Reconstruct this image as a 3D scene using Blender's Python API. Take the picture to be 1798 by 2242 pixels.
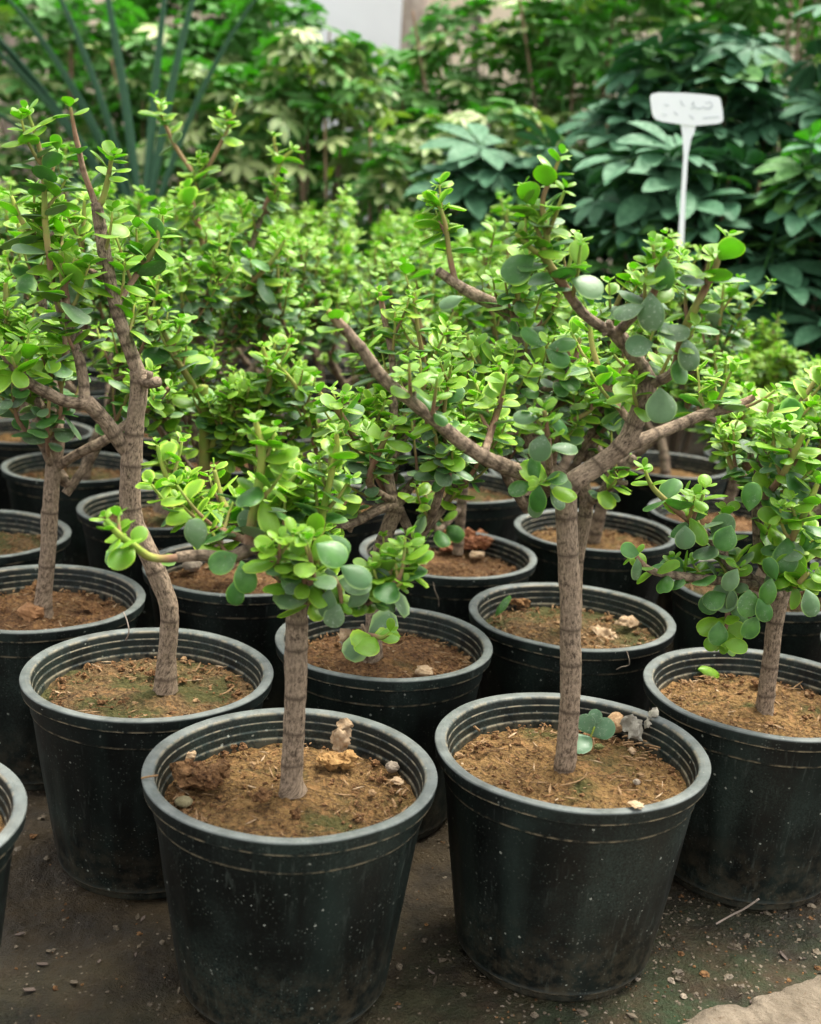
import bpy, math, random
from mathutils import Vector, Matrix, noise
R = math.radians
sc = bpy.context.scene
col = sc.collection
for o in list(bpy.data.objects): bpy.data.objects.remove(o)

# ------------------------------------------------------------------ camera
RIM = 0.25                      # height of the pot rims
CAMH = 0.567 + RIM
PITCH, ROLL = R(14.32), R(3.38)
F = 2650.0                      # focal length in photo pixels
cam = bpy.data.cameras.new('camera')
cam_o = bpy.data.objects.new('camera', cam); col.objects.link(cam_o); sc.camera = cam_o
cam.sensor_fit = 'HORIZONTAL'; cam.sensor_width = 36; cam.lens = 36*F/1798
cam.clip_start = 0.05; cam.clip_end = 200
cam_o.matrix_world = Matrix.Translation((0, 0, CAMH)) @ Matrix.Rotation(R(90)-PITCH, 4, 'X') @ Matrix.Rotation(ROLL, 4, 'Z')
cam.dof.use_dof = True; cam.dof.focus_distance = 1.4; cam.dof.aperture_fstop = 6.0

# ------------------------------------------------------------------ light
SUN_EL, SUN_AZ = R(68), R(48)   # azimuth clockwise from +Y
w = bpy.data.worlds.new('World'); sc.world = w; w.use_nodes = True
nt = w.node_tree; bg = nt.nodes['Background']
sky = nt.nodes.new('ShaderNodeTexSky'); sky.sky_type = 'NISHITA'; sky.sun_disc = False
sky.sun_elevation = SUN_EL; sky.sun_rotation = SUN_AZ; sky.air_density = 1.0; sky.dust_density = 4.0; sky.ozone_density = 0.6
hs = nt.nodes.new('ShaderNodeHueSaturation'); hs.inputs['Saturation'].default_value = .12      # overcast: a grey sky
nt.links.new(sky.outputs[0], hs.inputs['Color']); nt.links.new(hs.outputs[0], bg.inputs[0]); bg.inputs[1].default_value = 0.15
sl = bpy.data.lights.new('sun', 'SUN'); sl.energy = 1.5; sl.angle = R(24); sl.color = (1, .95, .80)
so = bpy.data.objects.new('sun', sl); col.objects.link(so)
sd = Vector((math.sin(SUN_AZ)*math.cos(SUN_EL), math.cos(SUN_AZ)*math.cos(SUN_EL), math.sin(SUN_EL)))
so.rotation_euler = sd.to_track_quat('Z', 'Y').to_euler(); so.location = (0, 0, 5)
sc.view_settings.view_transform = 'Standard'; sc.view_settings.look = 'None'
sc.view_settings.exposure = 1.88; sc.view_settings.gamma = 1; sc.view_settings.use_curve_mapping = False

# ------------------------------------------------------------------ helpers
def at(x, y, Y=None, Z=None):
    """photo pixel -> world point at depth Y or at height Z above the rims"""
    a = (x-899)/F; b = (y-1121)/F
    u = a*math.cos(ROLL)+b*math.sin(ROLL); v = -a*math.sin(ROLL)+b*math.cos(ROLL)
    d = Vector((u, math.cos(PITCH)-v*math.sin(PITCH), -math.sin(PITCH)-v*math.cos(PITCH)))
    t = (Z+RIM-CAMH)/d.z if Z is not None else Y/d.y
    return d*t+Vector((0, 0, CAMH))

def tag(o, label=None, cat=None, group=None, kind=None):
    if label: o['label'] = label
    if cat: o['category'] = cat
    if group: o['group'] = group
    if kind: o['kind'] = kind
    return o

class MB:
    def __init__(s): s.v = []; s.f = []; s.uv = []; s.at = {}; s.mi = []
    def add(s, vs, fs, uv=None, attrs=None, mi=0):
        b = len(s.v); s.v += [tuple(p) for p in vs]
        s.f += [tuple(b+i for i in f) for f in fs]; s.mi += [mi]*len(fs)
        s.uv += (uv if uv else [(0, 0)]*len(vs))
        for k in set(s.at) | set(attrs or {}):
            L = s.at.setdefault(k, [0.0]*b)
            L += (attrs[k] if attrs and k in attrs else [0.0]*len(vs))
    def mesh(s, name, mats, smooth=True):
        m = bpy.data.meshes.new(name); m.from_pydata(s.v, [], s.f)
        ul = m.uv_layers.new(name='UVMap')
        li = [0]*len(m.loops); m.loops.foreach_get('vertex_index', li)
        flat = []
        for i in li: flat += s.uv[i]
        ul.data.foreach_set('uv', flat)
        for k, L in s.at.items():
            a = m.attributes.new(k, 'FLOAT', 'POINT'); a.data.foreach_set('value', L)
        for mt in (mats if isinstance(mats, (list, tuple)) else [mats]): m.materials.append(mt)
        m.polygons.foreach_set('use_smooth', [smooth]*len(m.polygons))
        m.polygons.foreach_set('material_index', s.mi)
        m.update(); return m
    def build(s, name, mats, parent=None, loc=(0, 0, 0), smooth=True):
        o = bpy.data.objects.new(name, s.mesh(name, mats, smooth)); col.objects.link(o)
        o.parent = parent; o.location = loc; return o

def empty(name, loc):
    o = bpy.data.objects.new(name, None); col.objects.link(o); o.location = loc
    o.empty_display_size = .05; return o

def spline(pts, step):
    """catmull-rom resample of (Vector, r, age) tuples"""
    out = []
    n = len(pts)
    for i in range(n-1):
        p0 = pts[max(i-1, 0)]; p1 = pts[i]; p2 = pts[i+1]; p3 = pts[min(i+2, n-1)]
        k = max(1, int((p2[0]-p1[0]).length/step))
        for j in range(k):
            t = j/k; t2 = t*t; t3 = t2*t
            P = .5*((2*p1[0])+(p2[0]-p0[0])*t+(2*p0[0]-5*p1[0]+4*p2[0]-p3[0])*t2+(3*p1[0]-p0[0]-3*p2[0]+p3[0])*t3)
            out.append((P, p1[1]+(p2[1]-p1[1])*t, p1[2]+(p2[2]-p1[2])*t))
    out.append(pts[-1]); return out

def tube(mb, pts, seg=8, rough=0.0, rings=None, seed=0, cap=True):
    """pts: (Vector, radius, age) list; rings: spacing of the leaf-scar rings"""
    n = len(pts)
    if n < 2: return
    T = []
    for i in range(n):
        a = pts[max(i-1, 0)][0]; b = pts[min(i+1, n-1)][0]
        d = b-a; T.append(d.normalized() if d.length > 1e-9 else Vector((0, 0, 1)))
    u = T[0].orthogonal().normalized()
    vs = []; uv = []; age = []; ring = []; L = 0
    nr = rings*random.uniform(.3, 1) if rings else 1e9
    for i in range(n):
        if i: L += (pts[i][0]-pts[i-1][0]).length
        u = (u-T[i]*u.dot(T[i])).normalized(); w_ = T[i].cross(u)
        rg = 0
        if L >= nr:
            rg = 1; nr = L+rings*random.uniform(.5, 2.0)
        for k in range(seg):
            a = 2*math.pi*k/seg
            dirv = u*math.cos(a)+w_*math.sin(a)
            r = pts[i][1]
            if rough: 
                r *= 1+rough*noise.noise(Vector((dirv.x*1.6, dirv.y*1.6, L*17+seed*7.3)))*.8+rough*.5*noise.noise(Vector((dirv.x*5, dirv.y*5, L*70+seed)))
            if rg: r *= 1.035+.03*noise.noise(Vector((dirv.x*1.5, dirv.y*1.5, L*200)))*1.5
            vs.append(pts[i][0]+dirv*r); uv.append((k/seg*6.2832*pts[i][1]*100, L*100)); age.append(pts[i][2]); ring.append(float(rg))
    fs = []
    for i in range(n-1):
        for k in range(seg):
            k2 = (k+1) % seg
            fs.append((i*seg+k, i*seg+k2, (i+1)*seg+k2, (i+1)*seg+k))
    if cap:
        vs.append(pts[-1][0]+T[-1]*pts[-1][1]*.35); uv.append((0, L*100)); age.append(pts[-1][2]); ring.append(0)
        c = len(vs)-1
        for k in range(seg): fs.append(((n-1)*seg+k, (n-1)*seg+(k+1) % seg, c))
    mb.add(vs, fs, uv, {'age': age, 'ring': ring})

# ------------------------------------------------------------------ materials
class NT:
    def __init__(s, name):
        s.m = bpy.data.materials.new(name); s.m.use_nodes = True
        s.t = s.m.node_tree; s.b = s.t.nodes['Principled BSDF']; s.out = s.t.nodes['Material Output']
    def n(s, t, **k):
        q = s.t.nodes.new(t)
        for a, b in k.items():
            if a.startswith('i_'):
                key = a[2:].replace('_', ' ')
                key = int(key) if key.isdigit() else key
                q.inputs[key].default_value = b
            else: setattr(q, a, b)
        return q
    def l(s, a, b): s.t.links.new(a, b)
    def mix(s, fac, a, b, mode='MIX'):
        q = s.n('ShaderNodeMix', data_type='RGBA', blend_type=mode)
        for i, v in ((0, fac), (6, a), (7, b)):
            if isinstance(v, (int, float)): q.inputs[i].default_value = v
            elif isinstance(v, tuple): q.inputs[i].default_value = (*v, 1) if len(v) == 3 else v
            else: s.l(v, q.inputs[i])
        return q.outputs[2]
    def math(s, op, a, b=0.0, c=None):
        q = s.n('ShaderNodeMath', operation=op)
        for i, v in enumerate((a, b) if c is None else (a, b, c)):
            if isinstance(v, (int, float)): q.inputs[i].default_value = v
            else: s.l(v, q.inputs[i])
        return q.outputs[0]
    def noise(s, vec, scale, detail=4, rough=.55, scl=None):
        q = s.n('ShaderNodeTexNoise'); q.inputs['Scale'].default_value = scale
        q.inputs['Detail'].default_value = detail; q.inputs['Roughness'].default_value = rough
        if scl:
            m = s.n('ShaderNodeMapping'); m.inputs['Scale'].default_value = scl; s.l(vec, m.inputs[0]); vec = m.outputs[0]
        s.l(vec, q.inputs['Vector']); return q.outputs['Fac']
    def ramp(s, fac, a, b, lo=0., hi=1.):
        q = s.n('ShaderNodeMapRange'); s.l(fac, q.inputs[0])
        for i, v in enumerate((a, b, lo, hi)): q.inputs[i+1].default_value = v
        return q.outputs[0]
    def bump(s, h, strength, dist):
        q = s.n('ShaderNodeBump'); q.inputs['Strength'].default_value = strength; q.inputs['Distance'].default_value = dist
        s.l(h, q.inputs['Height']); s.l(q.outputs[0], s.b.inputs['Normal'])
    def attr(s, name): return s.n('ShaderNodeAttribute', attribute_name=name).outputs['Fac']
    def obj(s): return s.n('ShaderNodeTexCoord').outputs['Object']
    def rnd(s): return s.n('ShaderNodeObjectInfo').outputs['Random']
    def wpos(s): return s.n('ShaderNodeNewGeometry').outputs['Position']

def leaf_mat(name, ca, cb, edge, pale, rough=.38, tr=.4, dust=.5, spec=.5):
    k = NT(name); P = k.wpos()
    c = k.mix(k.rnd(), ca, cb)
    nz = k.noise(P, 55, 3)
    c = k.mix(k.ramp(nz, .3, .75), c, tuple(x*.62 for x in ca))
    c = k.mix(k.math('MULTIPLY', k.attr('under'), .75), c, pale)
    c = k.mix(k.attr('edge'), c, edge)
    bl = k.math('MULTIPLY', k.ramp(k.noise(P, 95, 3, .6), .70, .76), k.math('GREATER_THAN', k.math('FRACT', k.math('MULTIPLY', k.rnd(), 7.31)), .72))
    c = k.mix(bl, c, (.22, .12, .05))
    # dried water marks and dust flecks
    sp = k.noise(P, 320, 3, .7); ar = k.ramp(k.noise(P, 38, 2), .48, .62)
    fl = k.math('MULTIPLY', k.ramp(sp, .56, .68), k.math('MULTIPLY', ar, dust))
    c = k.mix(fl, c, (.42, .5, .36))
    c = k.mix(k.math('MULTIPLY', ar, .28*dust), c, (.3, .38, .27))
    k.l(c, k.b.inputs['Base Color']); k.b.inputs['Specular IOR Level'].default_value = spec
    k.l(k.ramp(nz, .3, .7, rough-.06, rough+.16), k.b.inputs['Roughness'])
    k.bump(k.noise(P, 220, 2), .25, .0008)
    t = k.n('ShaderNodeBsdfTranslucent')
    tc = k.mix(1.0, c, (1.25, 1.5, .42), 'MULTIPLY'); k.l(tc, t.inputs[0])
    mx = k.n('ShaderNodeMixShader'); mx.inputs[0].default_value = tr
    k.l(k.b.outputs[0], mx.inputs[1]); k.l(t.outputs[0], mx.inputs[2]); k.l(mx.outputs[0], k.out.inputs[0])
    return k.m
ML_Y = leaf_mat('leaf_young', (.29, .50, .035), (.19, .42, .03), (.48, .62, .06), (.24, .42, .06), tr=.5, dust=.15)
ML_M = leaf_mat('leaf_green', (.075, .235, .042), (.145, .335, .065), (.28, .50, .08), (.15, .31, .10), tr=.45, dust=.5)
ML_O = leaf_mat('leaf_old', (.17, .29, .125), (.085, .215, .07), (.32, .47, .15), (.26, .35, .20), tr=.33, dust=1.0, rough=.42)
ML_B = leaf_mat('leaf_blue_green', (.06, .19, .09), (.115, .27, .135), (.06, .17, .08), (.10, .22, .12), tr=.25, dust=.1, rough=.58, spec=.28)
ML_G = leaf_mat('leaf_bush_green', (.09, .28, .065), (.23, .44, .13), (.2, .42, .09), (.2, .4, .13), tr=.5, dust=.1, rough=.55, spec=.3)
ML_V = leaf_mat('leaf_cream', (.50, .56, .22), (.14, .32, .08), (.6, .62, .3), (.35, .45, .2), tr=.4, dust=.2)
ML_S = leaf_mat('leaf_sword', (.05, .13, .08), (.075, .17, .11), (.06, .15, .09), (.08, .17, .11), tr=.15, dust=.1, rough=.6, spec=.25)

k = NT('bark'); uv = k.n('ShaderNodeTexCoord').outputs['UV']; P = k.wpos()
fiss = k.noise(uv, 1.7, 6, .75, (1.9, .8, 1)); big = k.noise(P, 60, 3)
c = k.mix(k.ramp(fiss, .40, .56), (.07, .048, .031), (.34, .25, .17))
c = k.mix(k.ramp(big, .42, .7, 0, .55), c, (.27, .20, .135))
c = k.mix(k.ramp(k.noise(P, 170, 2), .56, .7, 0, .45), c, (.44, .33, .22))
c = k.mix(k.math('MULTIPLY', k.attr('ring'), .8), c, (.06, .04, .025))
age = k.attr('age')
green = k.mix(k.ramp(big, .35, .65), (.17, .30, .035), (.30, .30, .06))
red = (.24, .13, .075)
c2 = k.mix(k.ramp(age, .0, .35), green, red)
c = k.mix(k.ramp(age, .35, .75), c2, c)
k.l(c, k.b.inputs['Base Color']); k.b.inputs['Roughness'].default_value = .82; k.b.inputs['Specular IOR Level'].default_value = .25
k.bump(k.math('MULTIPLY', fiss, age), .9, .004); M_BARK = k.m

k = NT('pot_plastic'); P = k.wpos(); O = k.obj()
nz = k.noise(P, 14, 4); fine = k.noise(P, 420, 2, .6)
c = k.mix(k.ramp(nz, .4, .7), (.0034, .0043, .0038), (.0064, .0090, .0074))
str_ = k.noise(O, 22, 3, .5, (1, 1, .06))
c = k.mix(k.ramp(str_, .5, .75, 0, .28), c, (.030, .052, .042))
c = k.mix(k.ramp(k.noise(P, 300, 3, .7), .6, .72, 0, .3), c, (.06, .09, .07))
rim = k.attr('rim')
c = k.mix(k.math('MULTIPLY', rim, k.ramp(k.noise(P, 45, 4), .3, .7, .45, 1)), c, (.15, .165, .155))  # paler rim top: dust, plus sky reflection painted into the colour
c = k.mix(k.math('MULTIPLY', k.attr('dust'), k.ramp(k.noise(P, 70, 4, .65), .42, .58)), c, (.38, .31, .2))
sz = k.n('ShaderNodeSeparateXYZ'); k.l(O, sz.inputs[0])
mud = k.math('MULTIPLY', k.ramp(sz.outputs[2], .11, .0), k.ramp(k.noise(P, 55, 5, .7), .42, .62, 0, .55))
c = k.mix(mud, c, (.085, .068, .042))
c = k.mix(k.math('MULTIPLY', k.ramp(k.noise(P, 7, 3), .45, .7, 0, .35), k.ramp(fine, .4, .6)), c, (.045, .07, .055))
vo = k.n('ShaderNodeTexVoronoi', i_Scale=150.0); k.l(P, vo.inputs['Vector'])
sel = k.n('ShaderNodeSeparateColor'); k.l(vo.outputs['Color'], sel.inputs[0])
sp = k.math('MULTIPLY', k.math('LESS_THAN', k.math('ADD', vo.outputs['Distance'], k.math('MULTIPLY', fine, .45)), k.math('MULTIPLY', sel.outputs[1], .48)), k.math('MULTIPLY', k.math('GREATER_THAN', sel.outputs[0], .74), k.ramp(k.noise(P, 20, 2), .42, .55)))
c = k.mix(sp, c, (.24, .25, .21))
v2 = k.n('ShaderNodeTexVoronoi', i_Scale=330.0); k.l(P, v2.inputs['Vector'])
s2 = k.n('ShaderNodeSeparateColor'); k.l(v2.outputs['Color'], s2.inputs[0])
fs_ = k.math('MULTIPLY', k.math('MULTIPLY', k.math('LESS_THAN', v2.outputs['Distance'], .32), k.math('GREATER_THAN', s2.outputs[0], .80)), k.ramp(k.noise(P, 26, 4), .42, .6, 0, .75))
c = k.mix(fs_, c, (.075, .085, .07))
sc1 = k.noise(O, 150, 3, .7, (1, 1, .12))
c = k.mix(k.math('MULTIPLY', k.ramp(sc1, .58, .68, 0, .2), k.ramp(k.noise(P, 12, 2), .4, .6)), c, (.10, .12, .10))
k.l(c, k.b.inputs['Base Color']); k.l(k.ramp(nz, .3, .7, .42, .62), k.b.inputs['Roughness']); k.b.inputs['Specular IOR Level'].default_value = .22
k.bump(k.math('ADD', k.noise(P, 130, 3), k.math('MULTIPLY', sp, 2)), .12, .0015); M_POT = k.m

def soil_mat(name, moss, ca, cb):
    k = NT(name); P = k.wpos()
    a = k.noise(P, 38, 6, .7); b = k.noise(P, 210, 4, .7); m = k.noise(P, 17, 4)
    c = k.mix(k.ramp(a, .35, .65), ca, cb)
    c = k.mix(k.ramp(b, .5, .68, 0, .75), c, tuple(min(1, x*1.5) for x in cb))
    c = k.mix(k.ramp(b, .46, .36, 0, .8), c, (.035, .019, .010))
    vo = k.n('ShaderNodeTexVoronoi', i_Scale=150.0); k.l(P, vo.inputs['Vector'])
    s = k.n('ShaderNodeSeparateColor'); k.l(vo.outputs['Color'], s.inputs[0])
    c = k.mix(k.ramp(s.outputs[0], .8, .95, 0, .55), c, (.34, .18, .07))
    c = k.mix(k.ramp(m, .58-moss, .72-moss, 0, .75), c, (.055, .068, .018))
    k.l(c, k.b.inputs['Base Color']); k.b.inputs['Roughness'].default_value = .93; k.b.inputs['Specular IOR Level'].default_value = .2
    h = k.math('ADD', k.math('MULTIPLY', b, .8), k.math('ADD', a, k.math('MULTIPLY', vo.outputs['Distance'], .7)))
    k.bump(h, 1, .010); return k.m
M_SOILS = [soil_mat('soil_dry', .03, (.10, .052, .019), (.235, .138, .050)), soil_mat('soil_mossy', .15, (.085, .050, .022), (.18, .11, .048)),
           soil_mat('soil_reddish', -.02, (.10, .047, .021), (.21, .112, .048))]
M_CLOD = soil_mat('clod_earth', -.3, (.13, .06, .025), (.26, .14, .06))

def plain(name, ca, cb, sc_=60, rough=.85, bump=.6, dist=.002, tr=0):
    k = NT(name); P = k.wpos(); a = k.noise(P, sc_, 5, .65)
    c = k.mix(k.ramp(a, .35, .65), ca, cb); k.l(c, k.b.inputs['Base Color']); k.b.inputs['Roughness'].default_value = rough
    k.b.inputs['Specular IOR Level'].default_value = .3
    k.bump(k.noise(P, sc_*4, 4, .7), bump, dist); return k.m
M_PEB = plain('pebble_stone', (.15, .12, .09), (.32, .26, .19), 120)
M_TAN = plain('dried_leaf', (.28, .18, .095), (.44, .32, .20), 180)
M_GREY = plain('dried_grey_leaf', (.24, .22, .17), (.38, .35, .28), 160)
M_STRAW = plain('straw', (.17, .095, .04), (.32, .20, .10), 200)
M_WHITE = plain('white_label_plastic', (.86, .88, .88), (.90, .91, .91), 8, .35, .05)
M_INK = plain('faded_ink', (.34, .37, .40), (.50, .54, .56), 90, .6, 0)
M_CREAM = plain('cream_plaster', (.70, .58, .42), (.78, .66, .50), 3)
M_PALE = plain('pale_panel_paint', (.80, .80, .80), (.86, .86, .86), 2)
M_WOOD = plain('weathered_wood', (.24, .18, .14), (.40, .33, .27), 12)
M_DARKW = plain('dark_wood', (.07, .05, .04), (.13, .10, .08), 12)
M_LITTER = plain('wet_stone_bits', (.06, .045, .03), (.17, .135, .09), 30, .6)

k = NT('wet_earth'); P = k.wpos()
a = k.noise(P, 9, 6, .6); b = k.noise(P, 75, 5, .7); d = k.noise(P, 3.2, 4)
c = k.mix(k.ramp(a, .35, .68), (.014, .0095, .004), (.064, .042, .016))
c = k.mix(k.ramp(b, .58, .74, 0, .6), c, (.085, .055, .026))
c = k.mix(k.ramp(d, .5, .66, 0, .6), c, (.016, .013, .008))
sx = k.n('ShaderNodeSeparateXYZ'); k.l(P, sx.inputs[0])
g1 = k.ramp(k.math('SUBTRACT', sx.outputs[1], k.math('MULTIPLY', sx.outputs[0], .2)), 1.30, 1.05)
g = k.math('MULTIPLY', g1, k.ramp(sx.outputs[0], -.1, .35, .25, 1))
mo = k.math('MULTIPLY', g, k.ramp(k.noise(P, 14, 5, .7), .38, .6))
c = k.mix(mo, c, (.020, .040, .011))
vo = k.n('ShaderNodeTexVoronoi', i_Scale=140.0); k.l(P, vo.inputs['Vector'])
s = k.n('ShaderNodeSeparateColor'); k.l(vo.outputs['Color'], s.inputs[0])
c = k.mix(k.math('MULTIPLY', k.math('LESS_THAN', vo.outputs['Distance'], .22), k.math('GREATER_THAN', s.outputs[0], .93)), c, (.17, .14, .10))
k.l(c, k.b.inputs['Base Color']); k.l(k.ramp(a, .3, .7, .45, .8), k.b.inputs['Roughness']); k.b.inputs['Specular IOR Level'].default_value = .35
k.bump(k.math('ADD', b, k.math('ADD', a, k.math('MULTIPLY', k.noise(P, 240, 4, .7), .35))), 1, .012); M_GROUND = k.m

k = NT('rough_concrete'); P = k.wpos(); a = k.noise(P, 24, 6, .65)
c = k.mix(k.ramp(a, .35, .68), (.15, .115, .075), (.30, .24, .17))
c = k.mix(k.ramp(k.noise(P, 120, 4, .7), .58, .68, 0, .7), c, (.14, .09, .05))
k.l(c, k.b.inputs['Base Color']); k.b.inputs['Roughness'].default_value = .9
k.bump(k.math('ADD', a, k.noise(P, 160, 5, .7)), 1, .009); M_CONC = k.m

# ------------------------------------------------------------------ ground
random.seed(5)
def gz(x, y):
    return .004*noise.noise(Vector((x*9, y*9, 0)))+.0045*noise.noise(Vector((x*28, y*28, 3)))+.0036*noise.noise(Vector((x*75, y*75, 7)))
mb = MB(); N = 330; x0, x1, y0, y1 = -1.15, 1.25, .62, 2.3
vs = []
for j in range(N+1):
    for i in range(N+1):
        x = x0+(x1-x0)*i/N; y = y0+(y1-y0)*j/N
        e = min(i, N-i, j, N-j)
        vs.append((x, y, gz(x, y) if e > 1 else (-.004 if e == 1 else -.03)))
mb.add(vs, [(j*(N+1)+i, j*(N+1)+i+1, (j+1)*(N+1)+i+1, (j+1)*(N+1)+i) for j in range(N) for i in range(N)])
tag(mb.build('earth_floor', M_GROUND), kind='structure', label='damp brown earth floor of the nursery with grit and green moss')
mb = MB(); mb.add([(-60, -60, -.012), (60, -60, -.012), (60, 60, -.012), (-60, 60, -.012)], [(0, 1, 2, 3)])
tag(mb.build('ground', M_GROUND), kind='structure', label='bare brown ground')

edge = [(1100, 2262), (1180, 2246), (1300, 2240), (1380, 2246), (1450, 2240), (1502, 2230), (1528, 2214), (1553, 2203), (1572, 2189), (1602, 2187), (1622, 2194), (1640, 2202), (1650, 2192), (1646, 2176), (1672, 2168), (1700, 2160), (1726, 2150), (1760, 2142), (1798, 2131), (1850, 2118), (1950, 2092)]
ep = [at(x, y+random.uniform(-2, 2), Z=-RIM+.012) for x, y in edge]
# densify the broken edge
dp = []
for i in range(len(ep)-1):
    for q in range(7):
        t = q/7; p = ep[i].lerp(ep[i+1], t)
        p += Vector((noise.noise(p*60), noise.noise(p*60+Vector((9, 1, 2))), 0))*.005; dp.append(p)
dp.append(ep[-1])
mb = MB(); rows = 14; vs = []; fs = []
for i, p in enumerate(dp):
    q = Vector((p.x+.06, .72, 0))
    for j in range(rows+2):
        if j == 0: P_ = Vector((p.x-.003, p.y+.006, -.005))
        else:
            t = (j-1)/rows; P_ = p.lerp(q, t*t*.4+t*.6); P_.z = .011+.004*noise.noise(P_*22)+.0022*noise.noise(P_*90)-(.004 if j == 1 else 0)
        vs.append(P_)
for i in range(len(dp)-1):
    for j in range(rows+1):
        a = i*(rows+2)+j; fs.append((a, a+1, a+rows+3, a+rows+2))
mb.add(vs, fs)
tag(mb.build('concrete_slab', M_CONC), kind='structure', label='pale broken edge of a rough concrete path')

def rock(mb, p, s, seed, mi=0, jag=.35, flat=.7, det=0):
    nr, ns = (5, 8) if not det else (9, 14)
    vs = [Vector((0, 0, 1))]
    for i in range(1, nr):
        for j in range(ns):
            a = math.pi*i/nr; b = 2*math.pi*j/ns
            vs.append(Vector((math.sin(a)*math.cos(b), math.sin(a)*math.sin(b), math.cos(a))))
    vs.append(Vector((0, 0, -1)))
    S = Vector((s*random.uniform(.75, 1.2), s*random.uniform(.75, 1.2), s*flat)); rz = Matrix.Rotation(random.uniform(0, 6.3), 3, 'Z')
    o = []
    for v in vs:
        d = 1+jag*noise.noise(v*1.6+Vector((seed, 0, 0)))+(jag*.6*noise.noise(v*4+Vector((0, seed, 0))) if det else 0)
        o.append(Vector(p)+rz@Vector((v.x*S.x*d, v.y*S.y*d, v.z*S.z*d)))
    fs = [(0, 1+j, 1+(j+1) % ns) for j in range(ns)]
    for i in range(nr-2):
        for j in range(ns):
            a = 1+i*ns+j; b = 1+i*ns+(j+1) % ns; fs.append((a, a+ns, b+ns, b))
    L = len(vs)-1
    fs += [(L, 1+(nr-2)*ns+(j+1) % ns, 1+(nr-2)*ns+j) for j in range(ns)]
    mb.add(o, fs, mi=mi)

mb = MB()
for i in range(5200):
    y = random.uniform(.8, 1.9); x = random.uniform(-.75, .85)
    if i % 3 == 0: x = random.uniform(.1, .75); y = random.uniform(.95, 1.35)
    s = random.uniform(.0007, .0020) if random.random() < .9 else random.uniform(.002, .0050)
    rock(mb, (x, y, gz(x, y)+s*.25), s, i, mi=0 if random.random() < .72 else (1 if random.random() < .4 else 2), jag=.9, flat=.5)
tag(mb.build('grit', [M_LITTER, M_PEB, M_CLOD], smooth=False), 'fine grit and stone chips strewn over the damp earth floor', 'grit', kind='stuff')

mb = MB()
for i in range(240):
    x = random.uniform(-.7, .8); y = random.uniform(.85, 1.7); l = random.uniform(.002, .008); b = random.uniform(0, 6.283)
    d = Vector((math.cos(b), math.sin(b), random.uniform(-.15, .3))).normalized()*l; n_ = d.cross(Vector((0, 0, 1))).normalized()*l*random.uniform(.15, .6); p = Vector((x, y, gz(x, y)+.0012)); up = Vector((0, 0, .0008)); k_ = Vector((0, 0, random.uniform(.0005, .002)))
    vs = [p-d-n_*.3, p-n_+k_, p+d*.9-n_*.5, p+d*1.1+n_*.2+k_, p+n_*.8, p-d*.7+n_*.6+k_]
    mb.add(vs+[v+up for v in vs], [(0, 1, 2, 3, 4, 5), (11, 10, 9, 8, 7, 6)]+[(q, (q+1) % 6, (q+1) % 6+6, q+6) for q in range(6)], mi=random.choice((0, 0, 1)))
tag(mb.build('floor_litter', [M_DARKW, M_LITTER], smooth=False), 'dark scraps of dead leaf and bark scattered on the damp earth floor', 'litter', kind='stuff')

# ------------------------------------------------------------------ pots
prof = [(.0, .004, 0, 0), (.098, .004, 0, 0), (.1005, .0, 0, .3), (.1025, .003, 0, .1), (.1035, .0125, 0, .1), (.1085, .0135, 0, .6), (.1105, .016, .3, .3), (.1112, .021, 0, 0)]
for i in range(1, 9): prof.append((.1112+(.1368-.1112)*i/8, .021+(.210-.021)*i/8, 0, 0))
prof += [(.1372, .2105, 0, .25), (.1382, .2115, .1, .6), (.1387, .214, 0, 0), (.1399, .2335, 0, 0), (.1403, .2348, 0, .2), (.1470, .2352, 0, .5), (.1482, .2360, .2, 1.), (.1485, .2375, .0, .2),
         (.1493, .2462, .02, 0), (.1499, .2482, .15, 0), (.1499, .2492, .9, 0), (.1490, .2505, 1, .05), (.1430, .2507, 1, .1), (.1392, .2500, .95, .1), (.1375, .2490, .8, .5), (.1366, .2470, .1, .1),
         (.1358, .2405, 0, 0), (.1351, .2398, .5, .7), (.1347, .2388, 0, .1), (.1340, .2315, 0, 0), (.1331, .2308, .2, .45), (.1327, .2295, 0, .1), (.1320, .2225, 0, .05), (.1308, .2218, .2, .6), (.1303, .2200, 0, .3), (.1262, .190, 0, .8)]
_q = [prof[0]]
for a_, b_ in zip(prof, prof[1:]):        # keep the soil line on an edge narrow
    L_ = math.hypot(b_[0]-a_[0], b_[1]-a_[1])
    if L_ > .0035:
        for t_ in ((.0009/L_, 1-.0009/L_)): _q.append((a_[0]+(b_[0]-a_[0])*t_, a_[1]+(b_[1]-a_[1])*t_, a_[2]+(b_[2]-a_[2])*t_, min(a_[3], b_[3])*.5))
    _q.append(b_)
prof = _q
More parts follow.
